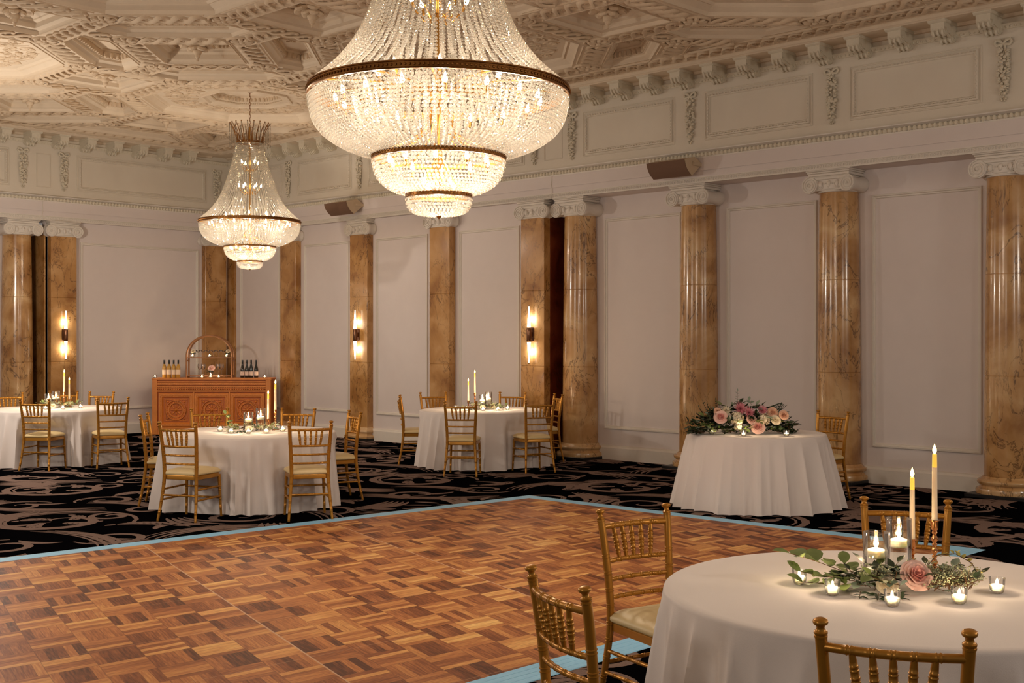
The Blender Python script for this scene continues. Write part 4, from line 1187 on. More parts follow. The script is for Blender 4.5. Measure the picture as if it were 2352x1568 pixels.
def candlestick(h):
    t = thing('candlestick', '', 'candlestick'); k = h / .22
    base = [(0, 0), (.038, 0), (.040, .004), (.038, .008), (.026, .013), (.014, .018)]
    mid = []
    n = max(2, round(3 * k)); z0, z1 = .02, h - .045
    for i in range(n):
        a = z0 + (z1 - z0) * i / n; L = (z1 - z0) / n
        mid += [(.008, a), (.0125, a + L * .18), (.0145, a + L * .30), (.010, a + L * .5), (.0075, a + L * .66), (.0115, a + L * .80), (.0115, a + L * .86), (.0075, a + L * .95)]
    top = [(.009, h - .045), (.0135, h - .040), (.0150, h - .032), (.0155, h - .006), (.021, h - .004), (.0215, h), (.014, h), (.0125, h - .004), (0, h - .004)]
    mb = MB(); mb.lathe(base + mid + top, 20); mb.build('turned_stick', M['copper'], t, smooth=50); return t
def taper(h):
    t = thing('taper_candle', '', 'candle'); mb = MB()
    mb.lathe([(0, 0), (.0115, 0), (.0122, .004), (.0102, h * .80)], 16, cap=False); mb.build('wax', M['waxtaper'], t, smooth=50)
    mb = MB(); mb.lathe([(.0102, h * .80), (.0094, h - .003), (.008, h), (0, h + .001)], 16, cap=False); mb.build('glowing_tip', M['waxtip'], t, smooth=50)
    mb = MB(); mb.lathe([(0, h), (.006, h + .005), (.0088, h + .014), (.0078, h + .022), (.0042, h + .032), (.0012, h + .041), (0, h + .044)], 12); mb.build('flame', M['flametaper'], t, smooth=80)
    return t
LIGHTS = []
def plight(a, b, z, w, col=(1, .68, .36), r=.012):
    l = bpy.data.lights.new('flame_light', 'POINT'); l.energy = w; l.color = col; l.shadow_soft_size = r
    o = bpy.data.objects.new('flame_light', l); COL.objects.link(o); o.location = (a, b, z); return o
VG, TL, CVL, CVH, FC, CSH, CSL, TPH, TPL = votive_glass(), tealight(), cyl_vase(.195), cyl_vase(.232), float_candle(), candlestick(.215), candlestick(.115), taper(.285), taper(.272)
tag(VG, '', 'votive holder')
first = {}
def put(o, a, b, z, label, rz=0.0, grp=None):
    if o.name not in first: first[o.name] = 1; r = o
    else: r = dup(o, (0, 0, 0))
    r.location = (a, b, z); r.rotation_euler = (0, 0, rz); r['label'] = label
    if grp: r['group'] = grp
    return r
TZ = .7585
ORD = ('first', 'second', 'third', 'fourth', 'fifth', 'sixth', 'seventh')
def setting(tab, wh, votives, vases, sticks, power=1.0):
    for i, (X, Y) in enumerate(votives):
        a, b = C2R(X, Y)
        put(VG, a, b, TZ, f'votive glass, {ORD[i]} from the left on {wh}', 0, 'votive glasses on the round tables')
        put(TL, a, b, TZ + .001, f'tealight in the {ORD[i]} votive from the left on {wh}', 0, 'tealights on the round tables')
        plight(a, b, TZ + .044, 1.0 * power, (1, .74, .48), .004)
    (v1, v2) = vases
    for (X, Y), V, lv, nm in ((v1, CVL, .105, 'shorter'), (v2, CVH, .125, 'taller')):
        a, b = C2R(X, Y)
        put(V, a, b, TZ, f'{nm} clear glass cylinder vase of water on {wh}', 0, 'cylinder vases on the round tables')
        put(FC, a, b, TZ + lv, f'lit floating candle in the {nm} glass cylinder on {wh}', 0, 'floating candles')
        plight(a, b, TZ + lv + .050, 1.5 * power, (1, .70, .42), .006)
    for (X, Y), St, Tp, hs, ht, nm in ((sticks[0], CSH, TPH, .215, .285, 'taller'), (sticks[1], CSL, TPL, .115, .272, 'shorter')):
        a, b = C2R(X, Y)
        put(St, a, b, TZ, f'{nm} turned rose-gold candlestick on {wh}', 0, 'candlesticks')
        put(Tp, a, b, TZ + hs - .004, f'lit ivory taper in the {nm} candlestick on {wh}', 0, 'taper candles')
        plight(a, b, TZ + hs + ht + .015, .5 * power, (1, .56, .20), .005)
def onT(u, v):           # point of the tabletop seen at a photograph pixel
    Y = 2750 * (CAMH - TZ) / (v - 775); return ((u - 1176) / 2750 * Y, Y)
w1, w2, w3, w4 = 'the table with the pink rose', 'the table before the bar', 'the table below the sconces', 'the table at the left edge'
setting(T1, w1, [onT(1836, 1340), onT(1912, 1366), onT(2049, 1391), onT(2203, 1385), onT(2290, 1361)],
        ((1.49, 4.90), (1.625, 5.03)), ((1.80, 5.10), (1.745, 5.22)), .7)
def rel(Tc, L): return [(Tc[0] + x, Tc[1] + y) for x, y in L]
setting(T2, w2, rel(T2, [(-.31, .02), (-.14, -.22), (.05, -.27), (.22, -.2), (.34, .06)]), rel(T2, [(-.035, .12), (.075, .22)]), rel(T2, [(.225, .26), (.135, .32)]), 1.5)
setting(T3, w3, rel(T3, [(-.35, -.05), (-.2, -.22), (.03, -.28), (.23, -.2), (.36, .0)]), rel(T3, [(.01, .12), (.09, .22)]), rel(T3, [(-.10, .27), (-.19, .2)]), 2.0)
setting(T4, w4, rel(T4, [(-.33, -.05), (-.2, -.2), (-.02, -.27), (.2, -.22), (.36, .02)]), rel(T4, [(-.13, .12), (-.055, .2)]), rel(T4, [(.035, .27), (.09, .32)]), 2.0)

# leaves: a folded, pointed or round blade
def blade(mb, p, d, up, L, W, mat, kind='round', fold=.25, curl=.2):
    d = Vector(d).normalized(); up = Vector(up); s = d.cross(up)
    if s.length < 1e-4: s = d.orthogonal()
    s.normalize(); n = s.cross(d).normalized(); p = Vector(p)
    prof = ((0, .10), (.18, .72), (.42, 1.0), (.68, .88), (.88, .5), (1, .06)) if kind == 'round' else ((0, .08), (.2, .7), (.4, 1.0), (.65, .7), (.85, .32), (1, .02))
    v = []
    for t, w in prof:
        c = p + d * (L * t) - n * (curl * L * t * t)
        h = n * (fold * W * w * .5)
        v += [tuple(c + s * (W * .5 * w) + h), tuple(c), tuple(c - s * (W * .5 * w) + h)]
    f = []
    for i in range(len(prof) - 1):
        a = i * 3; f += [(a, a + 1, a + 4, a + 3), (a + 1, a + 2, a + 5, a + 4)]
    mb.add(v, f, mat)
def rose(mb, c, r, tilt, seed, mo=0, mi=1, rows=((5, 1.0, .62), (5, .84, .70), (5, .66, .78), (4, .47, .84), (3, .30, .88), (2, .16, .9))):
    g = random.Random(seed); X0 = T(*c) @ Matrix.Rotation(tilt[2], 4, 'Z') @ RX(tilt[0]) @ RY(tilt[1])
    for ri, (n, rr, hh) in enumerate(rows):
        for k in range(n):
            a0 = 2 * PI * (k + .5 * (ri % 2)) / n + g.uniform(-.2, .2); wd = 2 * PI / n * (.78 if n > 3 else .72)
            v = []; f = []; U, W = 7, 5
            for i in range(U):
                u = i / (U - 1) - .5
                for j in range(W):
                    t = j / (W - 1); a = a0 + u * wd * 2 * (.55 + .45 * sin(PI * (.25 + t * .6)))
                    opn = (1.0 - .55 * ri / 5)
                    rad = r * rr * (.30 + .62 * t ** .7) * (1 + .16 * opn * max(0, t - .7) / .3)
                    z = r * (hh * 1.15 * t - .38 * opn * max(0, t - .62) / .38 * (.5 + rr * .4)) * (1 - .28 * (2 * u) ** 2 * t) - r * .35
                    v.append((rad * cos(a), rad * sin(a), z))
            for i in range(U - 1):
                for j in range(W - 1): f.append((i * W + j, i * W + j + 1, i * W + W + j + 1, i * W + W + j))
            mb.add(v, f, mi if ri >= 3 else mo, X0)
    mb.ball((0, 0, -r * .2), r * .38, 8, 5, mo, X0)
def sprig(mb, p, d, L, n, size, mat, stem, g, kind='round', droop=.3, wf=.85):
    d = Vector(d).normalized(); P = [Vector(p)]; q = Vector(p); dd = d.copy()
    for i in range(8):
        dd = (dd + Vector((g.uniform(-.12, .12), g.uniform(-.12, .12), -droop / 8))).normalized(); q = q + dd * L / 8; P.append(q.copy())
    for k in P:
        if k.z < TZ + .004: k.z = TZ + .004
    mb.tube(P, .0016, 5, stem)
    for i in range(n):
        t = (i + 1) / n; k = min(7, int(t * 8 - 1e-6)); base = P[k].lerp(P[k + 1], t * 8 - k) if k < 8 else P[-1]
        ax = (P[min(8, k + 1)] - P[k]).normalized(); sd = ax.cross(Vector((0, 0, 1)))
        if sd.length < .05: sd = Vector((1, 0, 0))
        sd.normalize()
        for sg in ((-1, 1) if i < n - 1 else (0,)):
            dr = (ax * g.uniform(.3, .7) + sd * sg + Vector((0, 0, g.uniform(-.15, .6)))).normalized()
            s = size * g.uniform(.75, 1.15)
            bl = base.copy()
            if bl.z + dr.z * s < TZ + .006: dr.z = max(dr.z, .05)
            blade(mb, bl, dr, Vector((g.uniform(-.4, .4), g.uniform(-.4, .4), 1)), s, s * wf, mat, kind, g.uniform(.1, .4), g.uniform(0, .25))
def seeds(mb, p, d, L, g, mat, stem, n=26):
    p = Vector(p); d = Vector(d).normalized()
    for k in range(6):
        e = p + d * L * g.uniform(.4, 1) + Vector((g.uniform(-.3, .3), g.uniform(-.3, .3), g.uniform(-.05, .3))) * L
        e.z = max(e.z, TZ + .008)
        mb.tube([p, p.lerp(e, .5) + Vector((0, 0, .01)), e], .001, 4, stem)
        for j in range(n // 6):
            q = e + Vector((g.uniform(-1, 1), g.uniform(-1, 1), g.uniform(-.5, 1))) * .012; q.z = max(q.z, TZ + .004)
            mb.ball(tuple(q), g.uniform(.002, .0038), 5, 4, mat)
def greenery(tab, label, seed, full, near=1.0):
    g = random.Random(seed); a, b = C2R(*tab)
    t = thing('greenery_centrepiece', label, 'greenery', (a, b, 0), math.atan2(-DLY, DLX), 'leafy table centrepieces')
    # local axes now run like the camera's: x to the right, y away
    e = MB(); cyc = ('leaf', 'leafblue', 'leafdark', 'leafyellow', 'seed', 'stem')
    mats = [M[x] for x in cyc]; z = TZ + .012
    s = 1.0
    if full:
        sprig(e, (-.12, .10, z + .02), (-1, .25, .42), .28, 5, .078, 0, 5, g, droop=.1)
        sprig(e, (-.12, .05, z + .01), (-1, .12, .18), .24, 5, .075, 0, 5, g, droop=.1)
        sprig(e, (-.14, .0, z + .01), (-1, .05, .02), .22, 4, .07, 0, 5, g, droop=.0)
        e.build('eucalyptus_sprig', mats, t, smooth=60, recalc=False); e = MB()
    n = 46 if full else 24
    for k in range(n):
        x = g.uniform(-.20, .27); y = g.uniform(-.08, .14); th = g.uniform(0, 2 * PI)
        m = g.choice((0, 0, 1, 2, 2)); 
        sprig(e, (x, y, z + g.uniform(0, .02)), (cos(th), sin(th), g.uniform(.15, .9)), g.uniform(.08, .15), 3, g.uniform(.038, .062), m, 5, g, 'round' if m != 2 else 'point', .4, .8 if m != 2 else .5)
    for x, y in ((-.16, -.08), (-.10, -.11), (-.05, -.12), (-.02, -.10)):
        sprig(e, (x, y, z), (-.3, -1, .1), .09, 4, .045, 2, 5, g, 'point', .5, .38)
    e.build('mixed_foliage', mats, t, smooth=60, recalc=False)['kind'] = 'stuff'
    e = MB()
    for k in range(44 if full else 8):
        seeds(e, (g.uniform(.08, .26), g.uniform(-.14, .06), z + g.uniform(0, .03)), (g.uniform(-.4, 1), g.uniform(-1, .3), .5), .07, g, 4, 5)
    for k in range(5): seeds(e, (g.uniform(-.16, -.02), g.uniform(-.04, .04), z + .02), (g.uniform(-1, 1), -.5, 1), .06, g, 4, 5)
    e.build('seeded_eucalyptus', mats, t, smooth=60, recalc=False)['kind'] = 'stuff'
    if full:
        e = MB()
        P = [(.16, .12, z + .05), (.21, .14, z + .10), (.28, .12, z + .11), (.33, .08, z + .08), (.34, .03, z + .04)]
        e.tube(P, .002, 5, 5)
        for k in range(22):
            u = k / 21 * 3.99; i = int(u); q = Vector(P[i]).lerp(Vector(P[i + 1]), u - i)
            blade(e, q, (g.uniform(-1, 1), g.uniform(-1, 1), g.uniform(-.2, .8)), (0, 0, 1), g.uniform(.02, .045), g.uniform(.015, .03), 3, 'point', .3, .2)
        e.build('yellow_green_vine', mats, t, smooth=60, recalc=False)
        r = MB(); rose(r, (.055, -.085, TZ + .075), .062, (.95, .0, .15), 4); ro = r.build('rose', [M['rose'], M['roseheart']], t, smooth=80, recalc=False)
        r = MB(); rose(r, (-.055, -.075, TZ + .035), .040, (.8, 0, -.3), 5); r.build('white_flower', [M['cream'], M['cream']], t, smooth=80, recalc=False)
        r = MB(); rose(r, (.205, -.03, TZ + .05), .034, (.6, 0, .3), 6); r.build('white_flower', [M['cream'], M['cream']], t, smooth=80, recalc=False)
    else:
        r = MB(); rose(r, (.02, -.11, TZ + .04), .038, (.8, 0, .1), seed); r.build('white_flower', [M['cream'], M['cream']], t, smooth=80, recalc=False)
        if seed == 22: sprig_mb = MB(); sprig(sprig_mb, (-.16, .02, z), (-.5, .2, 1), .2, 4, .06, 0, 5, g, droop=.2); sprig_mb.build('eucalyptus_sprig', mats, t, smooth=60, recalc=False)
    return t
greenery(T1, 'eucalyptus and seeded greens with one large pink rose among candles', 21, True)
greenery(T2, 'leafy green centrepiece with a tall sprig on the table before the bar', 22, False)
greenery(T3, 'leafy green centrepiece around the candles on the table below the sconces', 23, False)
greenery(T4, 'leafy green centrepiece around the candles on the left-edge table', 24, False)

# flower bed on the small table
g = random.Random(55)
fa, fb = C2R(2.36, 12.34)
fl = thing('floral_arrangement', 'long arrangement of pink roses, dahlias and dark greenery on the small white table', 'flowers', (fa, fb, 0), math.atan2(-DLY, DLX) + .13)
mats = [M[x] for x in ('leafdark', 'leaf', 'leafblue', 'greenbud', 'leafdark', 'stem')]
e = MB()
for k in range(340):
    x = g.uniform(-.5, .5); y = g.uniform(-.13, .13); hh = .30 * (1 - (abs(x) / .56) ** 2.2) * (1 - (abs(y) / .2) ** 2); z = TZ + .01 + g.random() * max(.02, hh)
    m = g.choice((0, 0, 0, 1, 2)); th = g.uniform(0, 2 * PI)
    sprig(e, (x, y, z), (cos(th) * .8 + x * .8, sin(th) * .6 - .25, g.uniform(.0, .8)), g.uniform(.06, .12), 3, g.uniform(.045, .068), m, 5, g, g.choice(('round', 'point')), .5, g.choice((.55, .75)))
for k in range(16): e.ball((g.uniform(-.42, .42), g.uniform(-.16, -.1), TZ + g.uniform(.03, .1)), .014, 7, 5, 3)
# low trailing ends
for sx in (-1, 1):
    for k in range(9): sprig(e, (sx * g.uniform(.36, .46), g.uniform(-.1, .08), TZ + .02), (sx, g.uniform(-.4, .2), g.uniform(0, .35)), g.uniform(.10, .17), 5, .045, 0, 5, g, 'point', .3, .55)
e.build('dark_foliage', mats, fl, smooth=60, recalc=False)['kind'] = 'stuff'
e = MB()
for x, L, dx, m in ((-.02, .36, .03, 2), (-.28, .27, -.5, 0), (-.24, .25, -.3, 0), (-.32, .22, -.6, 0), (-.20, .27, -.1, 0)):
    sprig(e, (x, .05, TZ + .08), (dx, 0, 1), L, 12, .035, m, 5, g, 'point', .1, .35)
for k in range(7):
    P = [(.16 + .02 * k, .05, TZ + .17), (.24 + .02 * k, .05, TZ + .24 + .006 * k), (.34 + .015 * k, .03, TZ + .275 + .006 * k), (.42 + .008 * k, 0, TZ + .23 + .01 * k)]
    e.tube(catmull(P, 10), .003, 5, 0)
for k in range(4): sprig(e, (.38, .02, TZ + .2), (.5 + .3 * k, 0, .9 - .3 * k), .11, 4, .045, 0, 5, g, 'point', .2, .5)
e.build('tall_sprigs', mats, fl, smooth=60, recalc=False)['kind'] = 'stuff'
for (x, z, r, mo, mi, sd) in ((-.265, .185, .068, 'rose', 'roseheart', 31), (.125, .08, .072, 'rose', 'roseheart', 32), (.06, .16, .055, 'rose', 'rose', 36), (.30, .225, .055, 'rosepeach', 'rosepeach', 33), (.40, .20, .05, 'rosepeach', 'rosepeach', 34), (.315, .15, .052, 'cream', 'cream', 35), (-.275, .23, .05, 'rosepeach', 'rosepeach', 37)):
    r_ = MB(); rose(r_, (x, -.16 + .05 * (z > .2), TZ + z), r, (1.15, 0, .1 * sd % 1 - .4), sd); r_.build('rose', [M[mo], M[mi]], fl, smooth=80, recalc=False)
def dahlia(c, r, mat, seed):
    gg = random.Random(seed); mb = MB(); X = T(*c) @ RX(1.05)
    for ring, (n, L, el) in enumerate(((18, 1.0, .1), (16, .85, .4), (13, .66, .7), (9, .45, 1.0), (6, .28, 1.3))):
        for k in range(n):
            a = 2 * PI * (k + .5 * (ring % 2)) / n + gg.uniform(-.08, .08)
            d = X.to_3x3() @ Vector((cos(a) * cos(el), sin(a) * cos(el), sin(el)))
            blade(mb, X.translation, d, X.to_3x3() @ Vector((0, 0, 1)), r * L, r * .17, 0, 'point', .5, -.1)
    return mb.build('dahlia', mat, fl, smooth=60, recalc=False)
dahlia((-.045, -.12, TZ + .265), .085, M['dahlia'], 41); dahlia((.035, -.15, TZ + .225), .07, M['dahlia'], 42); dahlia((.185, -.12, TZ + .245), .065, M['dahlia'], 43); dahlia((-.20, -.12, TZ + .245), .06, M['cream'], 44)
def hydrangea(c, r, seed):
    gg = random.Random(seed); mb = MB()
    for k in range(60):
        th, ph = gg.uniform(0, 2 * PI), gg.uniform(-.9, 1.5); n = Vector((cos(th) * cos(ph), sin(th) * cos(ph), sin(ph))); p = Vector(c) + n * r * gg.uniform(.8, 1)
        u = n.orthogonal().normalized(); w = n.cross(u)
        for q in range(4):
            a = q * PI / 2 + gg.random(); d = (u * cos(a) + w * sin(a) + n * .3); blade(mb, p, d, n, r * .33, r * .3, 0, 'round', .2, .1)
    mb.ball(c, r * .78, 10, 6); return mb.build('hydrangea', M['cream'], fl, smooth=60, recalc=False)
hydrangea((-.095, -.15, TZ + .165), .068, 51); hydrangea((.195, -.14, TZ + .155), .062, 52); hydrangea((-.085, -.17, TZ + .09), .04, 53)
for i, (u, v) in enumerate(((1635, 997), (1708, 1001), (1806, 1001))):
    X, Y = onT(u, v); a, b = C2R(X, Y)
    put(VG, a, b, TZ, f'votive glass, {ORD[i]} from the left before the pink flowers', 0, 'votive glasses before the flowers')
    put(TL, a, b, TZ + .001, f'tealight in the {ORD[i]} votive from the left before the pink flowers', 0, 'tealights before the flowers')
    plight(a, b, TZ + .044, 1.0, (1, .72, .44), .004)

# ------------------------------------------------------------------ crystal chandeliers
CAMRZ = math.atan2(-DLY, DLX)
def bead(mb, p, r, mat=0, st=1.15):
    x, y, z = p; q = r * .62
    v = [(x, y, z - r * st)]
    for k in range(6):
        a = PI / 3 * k; v.append((x + r * cos(a), y + r * sin(a), z - r * .38))
    for k in range(6):
        a = PI / 3 * k + PI / 6; v.append((x + r * cos(a), y + r * sin(a), z + r * .38))
    v.append((x, y, z + r * st)); f = []
    for k in range(6):
        k2 = (k + 1) % 6
        f += [(0, 1 + k2, 1 + k), (13, 7 + k, 7 + k2), (1 + k, 1 + k2, 7 + k), (1 + k2, 7 + k2, 7 + k)]
    mb.add(v, f, mat)
def prof_at(P, n):
    """even spacing along a (radius, z) profile"""
    V = catmull([(r, 0, z) for r, z in P], 60); L = [0]
    for i in range(1, len(V)): L.append(L[-1] + (V[i] - V[i - 1]).length)
    out = []
    for k in range(n):
        s = L[-1] * (k + .5) / n
        for i in range(1, len(L)):
            if L[i] >= s:
                u = (s - L[i - 1]) / (L[i] - L[i - 1]); q = V[i - 1].lerp(V[i], u); out.append((q.x, q.z)); break
    return out
def strands(mb, P, ns, nb, r, skip=None, off=0.0, r1=None):
    pts = prof_at(P, nb)
    for k in range(ns):
        a = 2 * PI * (k + off) / ns
        for j, (rr, z) in enumerate(pts): bead(mb, (rr * cos(a), rr * sin(a), z), r if r1 is None else r + (r1 - r) * j / nb)
def rows(mb, P, nrow, pitch, r):
    for rr, z in prof_at(P, nrow):
        n = max(6, int(2 * PI * rr / pitch)); o = R.random()
        for k in range(n):
            a = 2 * PI * (k + o) / n; bead(mb, (rr * cos(a), rr * sin(a), z), r)
def hoop(mb, rr, z, h, th=.012):
    mb.lathe([(rr - th, z - h / 2), (rr + .002, z - h / 2), (rr + .005, z - h * .38), (rr, z - h * .3), (rr, z + h * .25), (rr + .006, z + h * .32), (rr + .006, z + h * .45), (rr, z + h / 2), (rr - th, z + h / 2), (rr - th, z - h / 2)], 96, cap=False)
    n = int(2 * PI * rr / .03)
    for k in range(n):
        a = 2 * PI * k / n; mb.ball((rr * 1.003 * cos(a), rr * 1.003 * sin(a), z - h * .02), h * .17, 5, 4)
def bulb(mb_s, mb_b, a, rr, z, tilt):
    d = Vector((cos(a) * sin(tilt), sin(a) * sin(tilt), cos(tilt))); p = Vector((rr * cos(a), rr * sin(a), z))
    mb_s.tube([p, p + d * .05], .011, 8); q = p + d * .05
    n = 8; pts = [q + d * (.07 * i / n) for i in range(n + 1)]; mb_b.tube(pts, [.009, .0135, .0155, .0155, .014, .0115, .008, .005, .002], 8)
def make_chandelier(top):
    t = thing('crystal_chandelier', '', 'chandelier')
    # skirt of crystal strings, ring to crown
    skirt = [(.885, .035), (.70, .20), (.545, .42), (.43, .70), (.335, 1.0), (.275, 1.25), (.24, 1.42)]
    mb = MB(); strands(mb, skirt, 76, 56, .0136, None, 0, .0100)
    o = mb.build('crystal_skirt', M['crystal'], t, smooth=0, recalc=False); o['kind'] = 'stuff'
    bowl = [(.905, -.045), (.893, -.12), (.862, -.22), (.80, -.30), (.70, -.365), (.58, -.415), (.472, -.445)]
    mb = MB(); rows(mb, bowl[:4], 11, .0285, .0120); strands(mb, [(.80, -.30), (.70, -.365), (.58, -.415), (.472, -.445)], 110, 17, .0108, r1=.0082)
    o = mb.build('crystal_bowl', M['crystal'], t, smooth=0, recalc=False); o['kind'] = 'stuff'
    # inner hanging strings seen through the bowl
    mb = MB(); strands(mb, [(.60, -.02), (.56, -.18), (.50, -.34), (.46, -.42)], 60, 15, .0115); strands(mb, [(.30, .45), (.33, .1), (.38, -.2), (.44, -.40)], 36, 34, .011)
    o = mb.build('inner_strings', M['crystal'], t, smooth=0, recalc=False); o['kind'] = 'stuff'
    tier2 = [(.462, -.475), (.452, -.53), (.425, -.60), (.37, -.655), (.30, -.69), (.235, -.705)]
    mb = MB(); rows(mb, tier2, 12, .0275, .0116); o = mb.build('crystal_tier', M['crystal'], t, smooth=0, recalc=False); o['kind'] = 'stuff'
    tier3 = [(.226, -.735), (.222, -.775), (.205, -.815), (.165, -.84), (.10, -.852), (.03, -.856)]
    mb = MB(); rows(mb, tier3, 10, .0275, .0116); o = mb.build('crystal_tier', M['crystal'], t, smooth=0, recalc=False); o['kind'] = 'stuff'
    for nm, rr, z, h in (('brass_ring', .912, 0, .058), ('brass_ring', .466, -.455, .034), ('brass_ring', .230, -.722, .028), ('crown_ring', .235, 1.44, .045)):
        mb = MB(); hoop(mb, rr, z, h); mb.build(nm, M['brassdark'], t, smooth=40)
    # frame: column, spokes, ribs
    mb = MB(); mb.tube([(0, 0, -.70), (0, 0, 1.72)], .022, 12)
    mb.lathe([(0, -.72), (.05, -.70), (.06, -.66), (.03, -.62), (.02, -.58)], 16); mb.lathe([(.02, -.1), (.07, -.06), (.075, 0), (.03, .05), (.02, .08)], 16)
    mb.lathe([(.0, -.885), (.012, -.875), (.02, -.86), (.008, -.85)], 12)
    mb.build('centre_stem', M['brass'], t, smooth=50)
    for k in range(12):
        a = 2 * PI * k / 12
        f = lambda r_, z: (r_ * cos(a), r_ * sin(a), z)
        rods = [([f(.02, .02), f(.5, .03), f(.905, .0)], .008), ([f(.46, -.455), f(.14, -.3), f(.03, -.05)], .007), ([f(.228, -.722), f(.10, -.6), f(.02, -.45)], .006)]
        if k % 2 == 0: rods += [([f(.03, .55), f(.10, .5), f(.17, .58)], .008), ([f(.03, .95), f(.09, .92), f(.14, 1.0)], .008)]
        for P_, r_ in rods:
            mb = MB(); mb.tube(P_, r_, 6); mb.build('brass_arm', M['brass'], t, smooth=50)
    # lamps
    spots = []
    for k in range(16): spots.append((2 * PI * (k + .3) / 16, .70, -.125, .2))
    for k in range(8): spots.append((2 * PI * (k + .1) / 8, .40, .06, .3))
    for k in range(10): spots.append((2 * PI * (k + .5) / 10, .345, -.555, .1))
    for k in range(6): spots.append((2 * PI * (k + .2) / 6, .17, .58, .35))
    for k in range(4): spots.append((2 * PI * (k + .4) / 4, .14, 1.0, .3))
    for k in range(4): spots.append((2 * PI * (k + .45) / 4, .115, -.72, .1))
    for a, rr, z, tl in spots:
        ms, mbb = MB(), MB(); bulb(ms, mbb, a, rr, z, tl)
        s = ms.build('lamp_socket', M['brass'], t, smooth=50); b = mbb.build('bulb', M['bulb'], t, smooth=80)
    # crown of upswept spikes with hanging drops
    mb = MB(); dr = MB()
    for k in range(20):
        a = 2 * PI * k / 20
        P = [(rr * cos(a), rr * sin(a), z) for rr, z in ((.23, 1.45), (.26, 1.58), (.31, 1.70), (.36, 1.78))]
        mb.tube(catmull(P, 8), [.011 - .0009 * i for i in range(9)], 6); mb.ball(P[-1], .013, 6, 4)
        for j in range(17):
            bead(dr, (.365 * cos(a), .365 * sin(a), 1.765 - j * .0215), .0088)
        bead(dr, (.365 * cos(a), .365 * sin(a), 1.765 - 17 * .0215 - .02), .013, 0, 2.2)
        a2 = a + PI / 20
        for j in range(14): u = j / 13; bead(dr, (.30 * cos(a2), .30 * sin(a2), 1.70 - j * .02), .007)
    mb.build('crown_spikes', M['brassdark'], t, smooth=50); o = dr.build('crown_drops', M['crystal'], t, smooth=0, recalc=False); o['kind'] = 'stuff'
    # chain and canopy up to the ceiling
    return t
def hang(t, drop, scale):
    """chain and ceiling canopy; drop = height above the ring in the chandelier's own units"""
    mb = MB(); n = int((drop - 1.72) / .055)
    for k in range(n):
        z = 1.72 + (drop - 1.72) * (k + .5) / n
        mb.tube([((.013 * cos(u)) if k % 2 else 0, 0 if k % 2 else .013 * cos(u), z + .034 * sin(u)) for u in [2 * PI * j / 10 for j in range(10)]], .0045, 5, closed=True)
    mb.build('chain', M['brassdark'], t, smooth=60)
    mb = MB(); mb.lathe([(.012, drop - .06), (.03, drop - .05), (.09, drop - .025), (.105, drop - .012), (.105, drop), (0, drop)], 24); mb.build('ceiling_canopy', M['brassdark'], t, smooth=40)
ch = make_chandelier(0)
sa, sb_ = C2R(-3.995, 18.25)
ba, bb = C2R(-.512, 8.38)
KIDS[ch.name] = [(c, []) for c in kids(ch)]
small = dup(ch, (sa, sb_, 3.515), CAMRZ + .1, 'smaller, farther crystal chandelier hanging whole on its chain', 'crystal chandeliers', .838)
ch.location = (ba, bb, 3.462); ch.rotation_euler = (0, 0, CAMRZ); ch['label'] = 'large crystal chandelier cut by the top of the frame'; ch['group'] = 'crystal chandeliers'
hang(ch, (5.52 - 3.462), 1); hang(small, (5.52 - 3.515) / .838, 1)

# ------------------------------------------------------------------ wall sconces
def make_sconce():
    t = thing('wall_sconce', '', 'sconce')
    mb = MB(); mb.box(-.035, .035, -.012, 0, 1.70, 1.90, 0, None, .004); mb.box(-.018, .018, -.05, -.01, 1.76, 1.84, 0, None, .003); mb.build('backplate', M['bronze'], t)
    mb = MB(); mb.lathe([(0, 1.695), (.034, 1.695), (.036, 1.70), (.036, 1.885), (.034, 1.89), (0, 1.89)], 24, 0, T(0, -.075, 0)); mb.build('barrel', M['bronze'], t, smooth=40)
    for z0, z1, zc in ((1.90, 2.215, 1), (1.685, 1.375, -1)):
        mb = MB(); mb.lathe([(.028, z0), (.027, z0 + .02 * zc), (.006, z1)], 6, 0, T(0, -.075, 0)); mb.build('crystal_spike', M['sconceglass'], t, smooth=0)
        mb = MB(); mb.lathe([(0, z1 - .004 * zc), (.008, z1), (.007, z1 + .012 * zc), (0, z1 + .022 * zc)], 10, 0, T(0, -.075, 0)); mb.build('spike_tip', M['bronze'], t)
        mb = MB(); mb.lathe([(0, z0 - .012 * zc), (.05, z0 - .012 * zc), (.05, z0 - .002 * zc), (0, z0 - .002 * zc)], 20, 0, T(0, -.075, 0)); mb.build('crystal_collar', M['glass'], t, smooth=30)
    return t
sn = make_sconce()
for i, (F, s, lab) in enumerate(((FR, 12.0, 'lit wall sconce on the pilaster beside the dark slot'), (FR, 16.05, 'lit wall sconce on the pilaster nearer the bar, above the bar-side table'), (FL, 9.70, 'lit wall sconce on the pilaster left of the white wine'))):
    o = sn if i == 0 else dup(sn, (0, 0, 0)); wall_place(o, F, s, .13); o['label'] = lab; o['group'] = 'wall sconces'
    for z, w in ((2.02, 2.4), (1.54, 3.6)):
        p = F(s, .13 + .03, z); plight(p[0], p[1], p[2], w, (1, .95, .88), .012)

